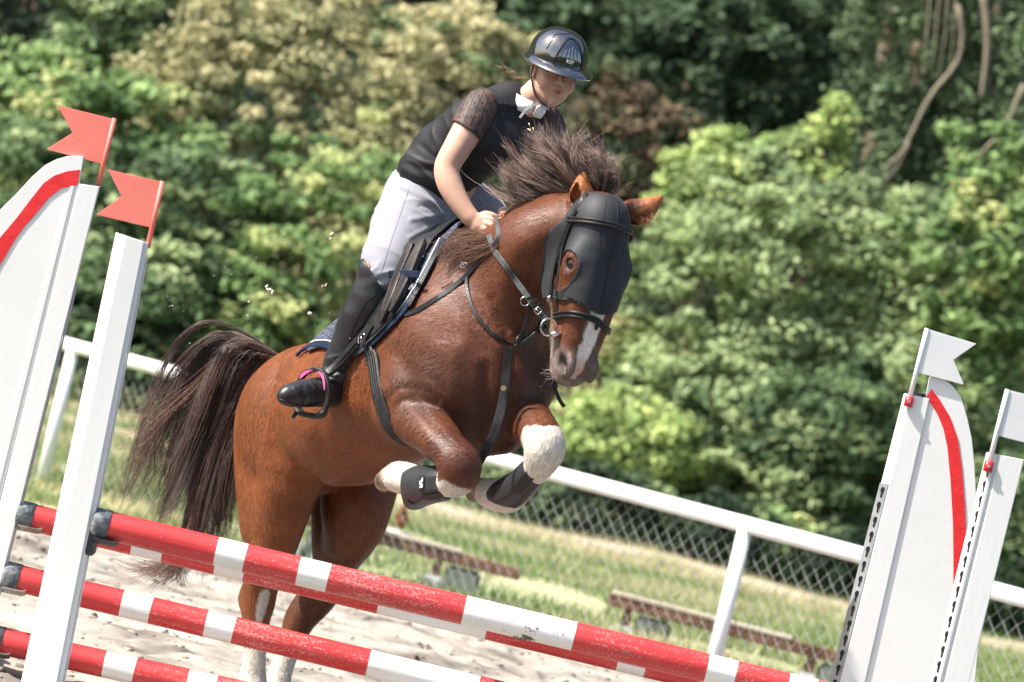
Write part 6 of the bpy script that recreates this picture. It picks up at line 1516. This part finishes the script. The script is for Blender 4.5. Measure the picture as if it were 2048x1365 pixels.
mane = [[(1085, 412, -70), (1046, 404, -50), (1010, 384, -30), (983, 350, -10)], [(1110, 403, -100), (1066, 398, -85), (1026, 380, -65), (996, 350, -45)], [(1128, 398, -125), (1078, 384, -110), (1036, 358, -90), (1004, 322, -75)],
        [(1142, 395, -145), (1092, 362, -130), (1048, 328, -110), (1018, 296, -95)], [(1154, 393, -158), (1108, 346, -145), (1066, 308, -125), (1040, 280, -110)], [(1165, 391, -170), (1124, 338, -160), (1090, 296, -145), (1072, 264, -130)],
        [(1174, 390, -178), (1144, 334, -170), (1120, 288, -160), (1108, 256, -145)], [(1182, 389, -185), (1164, 338, -180), (1146, 292, -170), (1136, 252, -155)], [(1192, 388, -190), (1184, 344, -188), (1166, 308, -180), (1152, 278, -170)],
        [(1200, 388, -195), (1204, 350, -194), (1192, 316, -188), (1170, 294, -180)], [(1207, 388, -198), (1221, 362, -198), (1214, 332, -192), (1194, 308, -186)], [(1213, 391, -200), (1235, 378, -205), (1238, 358, -205), (1225, 334, -200)]]
hairs('mane', mane, 3300, horse, .0011, 16, .010, 78, .95, ((.022, .014, .012), (.30, .20, .16)), 5, .014, .03, lenv=(.58, 1.10), cpow=.55)
hairs('mane', [[(1095, 408, -95), (1060, 408, -30), (1030, 430, 10), (1010, 470, 35)], [(1060, 424, -45), (1030, 432, 10), (1012, 460, 40), (996, 486, 55)], [(1035, 446, -5), (1010, 450, 25), (985, 462, 50), (965, 480, 60)]], 900, horse, .0012, 12, .008, 30, .5, ((.018, .012, .010), (.06, .038, .03)), 6, .005, .02)
def onskin(path, off): return [tuple(x) for x in path]
wm = []
for g in ([(952, 458), (925, 460), (900, 468), (880, 482), (868, 498)], [(968, 466), (938, 470), (908, 482), (888, 500), (876, 520)], [(984, 474), (952, 482), (922, 496), (900, 516), (886, 540)], [(996, 484), (964, 496), (936, 510), (912, 530), (898, 556)], [(998, 492), (976, 508), (952, 524), (930, 538), (914, 552)]):
    row = []
    for x, y in g:
        p, nn = shoot(HBV, x, y, .010)
        z = ((p-Vector(CO)).dot(Vector(CF))-D0)*S0 if p is not None else 60
        row.append((x, y, min(z, 110)))
    wm.append(row)
hairs('mane', wm, 1300, horse, .0010, 12, .002, 60, .6, ((.030, .014, .010), (.15, .065, .038)), 7, .003, .004, lenv=(.45, 1.1))
tail = [[(575, 722, 640), (498, 680, 690), (425, 668, 700), (358, 720, 700), (302, 808, 690), (265, 900, 680), (238, 985, 670)], [(575, 722, 640), (500, 690, 690), (440, 700, 700), (392, 790, 700), (350, 895, 690), (318, 985, 680), (292, 1040, 670)],
        [(576, 725, 640), (510, 700, 680), (460, 735, 690), (420, 830, 690), (385, 930, 680), (362, 1015, 670), (345, 1062, 660)], [(577, 730, 640), (520, 715, 680), (480, 770, 680), (446, 860, 680), (420, 950, 670), (402, 1030, 660), (392, 1082, 650)],
        [(578, 738, 650), (532, 735, 680), (500, 790, 680), (474, 870, 670), (454, 960, 660), (442, 1040, 650), (432, 1090, 640)], [(580, 748, 660), (545, 762, 680), (516, 815, 680), (496, 880, 670), (484, 960, 660), (478, 1040, 650), (474, 1085, 640)]]
hairs('tail', tail, 4200, horse, .0012, 20, .017, 130, .82, ((.020, .013, .011), (.10, .058, .045)), 8, .030, .05, lenv=(.66, 1.08), cpow=.8)
hairs('tail', [[(560, 722, 640), (480, 700, 690), (410, 750, 700), (350, 800, 690), (300, 850, 680), (258, 905, 680), (262, 960, 680)], [(560, 722, 640), (470, 705, 690), (400, 790, 700), (330, 900, 690), (290, 980, 680), (250, 1000, 680), (215, 985, 680)], [(560, 722, 640), (480, 700, 690), (400, 770, 700), (330, 790, 690), (275, 795, 680), (240, 790, 680), (225, 800, 680)]],
      170, horse, .0007, 22, .03, 60, .3, ((.06, .03, .02), (.24, .12, .08)), 9, .03, .05)
hairs('tail', [[(420, 880, 680), (400, 1000, 660), (385, 1090, 650), (350, 1140, 640), (310, 1180, 640), (295, 1198, 640)], [(400, 880, 680), (385, 1010, 660), (370, 1095, 650), (330, 1128, 640), (270, 1135, 640), (215, 1128, 640)], [(430, 880, 680), (410, 1010, 660), (392, 1090, 650), (372, 1130, 640), (378, 1165, 640), (398, 1192, 640)]],
      420, horse, .0011, 20, .012, 30, .55, ((.04, .02, .015), (.18, .09, .06)), 10, .02, .03)
# chin whiskers and ear fringe
hairs('whiskers', [[(1108, 745, -225), (1096, 742, -230), (1080, 735, -232)], [(1110, 755, -225), (1100, 760, -230), (1088, 768, -232)]], 16, horse, .0004, 7, .004, 16, .0, ((.4, .3, .25), (.6, .5, .42)), 11, .004, .01)
hairs('ear_fringe', [[(1146, 392, -205), (1139, 402, -207), (1134, 416, -205)], [(1150, 424, -215), (1140, 430, -215), (1128, 436, -210)]], 160, horse, .0005, 7, .005, 30, .2, ((.22, .07, .03), (.42, .17, .07)), 12, .003, .006)
hairs('ear_fringe', [[(1285, 436, -168), (1290, 446, -172), (1294, 456, -172)], [(1306, 424, -172), (1308, 432, -176), (1306, 442, -176)], [(1262, 436, -168), (1270, 444, -172), (1282, 450, -172)]], 160, horse, .0005, 7, .004, 30, .2, ((.35, .13, .05), (.6, .30, .16)), 13, .003, .006)
# ---------------- sand thrown up by the hooves
b = MB(); r = np.random.default_rng(12)
def crumb(x, y, z, s):
    bm = bmesh.new(); bmesh.ops.create_icosphere(bm, subdivisions=2, radius=1); c = Q(x, y, z); s = s*.8; st = r.uniform(.6, 1.5, 3)
    b.add([c+Vector((v.co.x*s*st[0]*r.uniform(.45, 1.4), v.co.y*s*st[1], v.co.z*s*st[2]*r.uniform(.45, 1.4))) for v in bm.verts], [[v.index for v in f.verts] for f in bm.faces], 0, True); bm.free()
for (cx, cy, s) in ((540, 581, .011), (534, 574, .008), (545, 586, .007), (664, 470, .009), (661, 478, .006), (652, 571, .009), (645, 573, .005), (620, 628, .007), (500, 566, .003), (498, 604, .005), (495, 632, .004), (345, 612, .004)): crumb(cx, cy, r.uniform(-100, 300), s)
for i in range(130):
    x, y = (r.uniform(330, 700), r.uniform(480, 700)) if i < 55 else ((r.uniform(760, 1000), r.uniform(860, 930)) if i < 70 else (r.uniform(1080, 1300), r.uniform(800, 1060)))
    crumb(x, y, r.uniform(-150, 300), r.uniform(.0008, .0022))
tag(b.build('flying_sand', mat('sand_spray', (.50, .43, .36), .9, .1)), 'small pale crumbs of sand and dirt flying in the air round the horse', 'flying sand', kind='stuff')
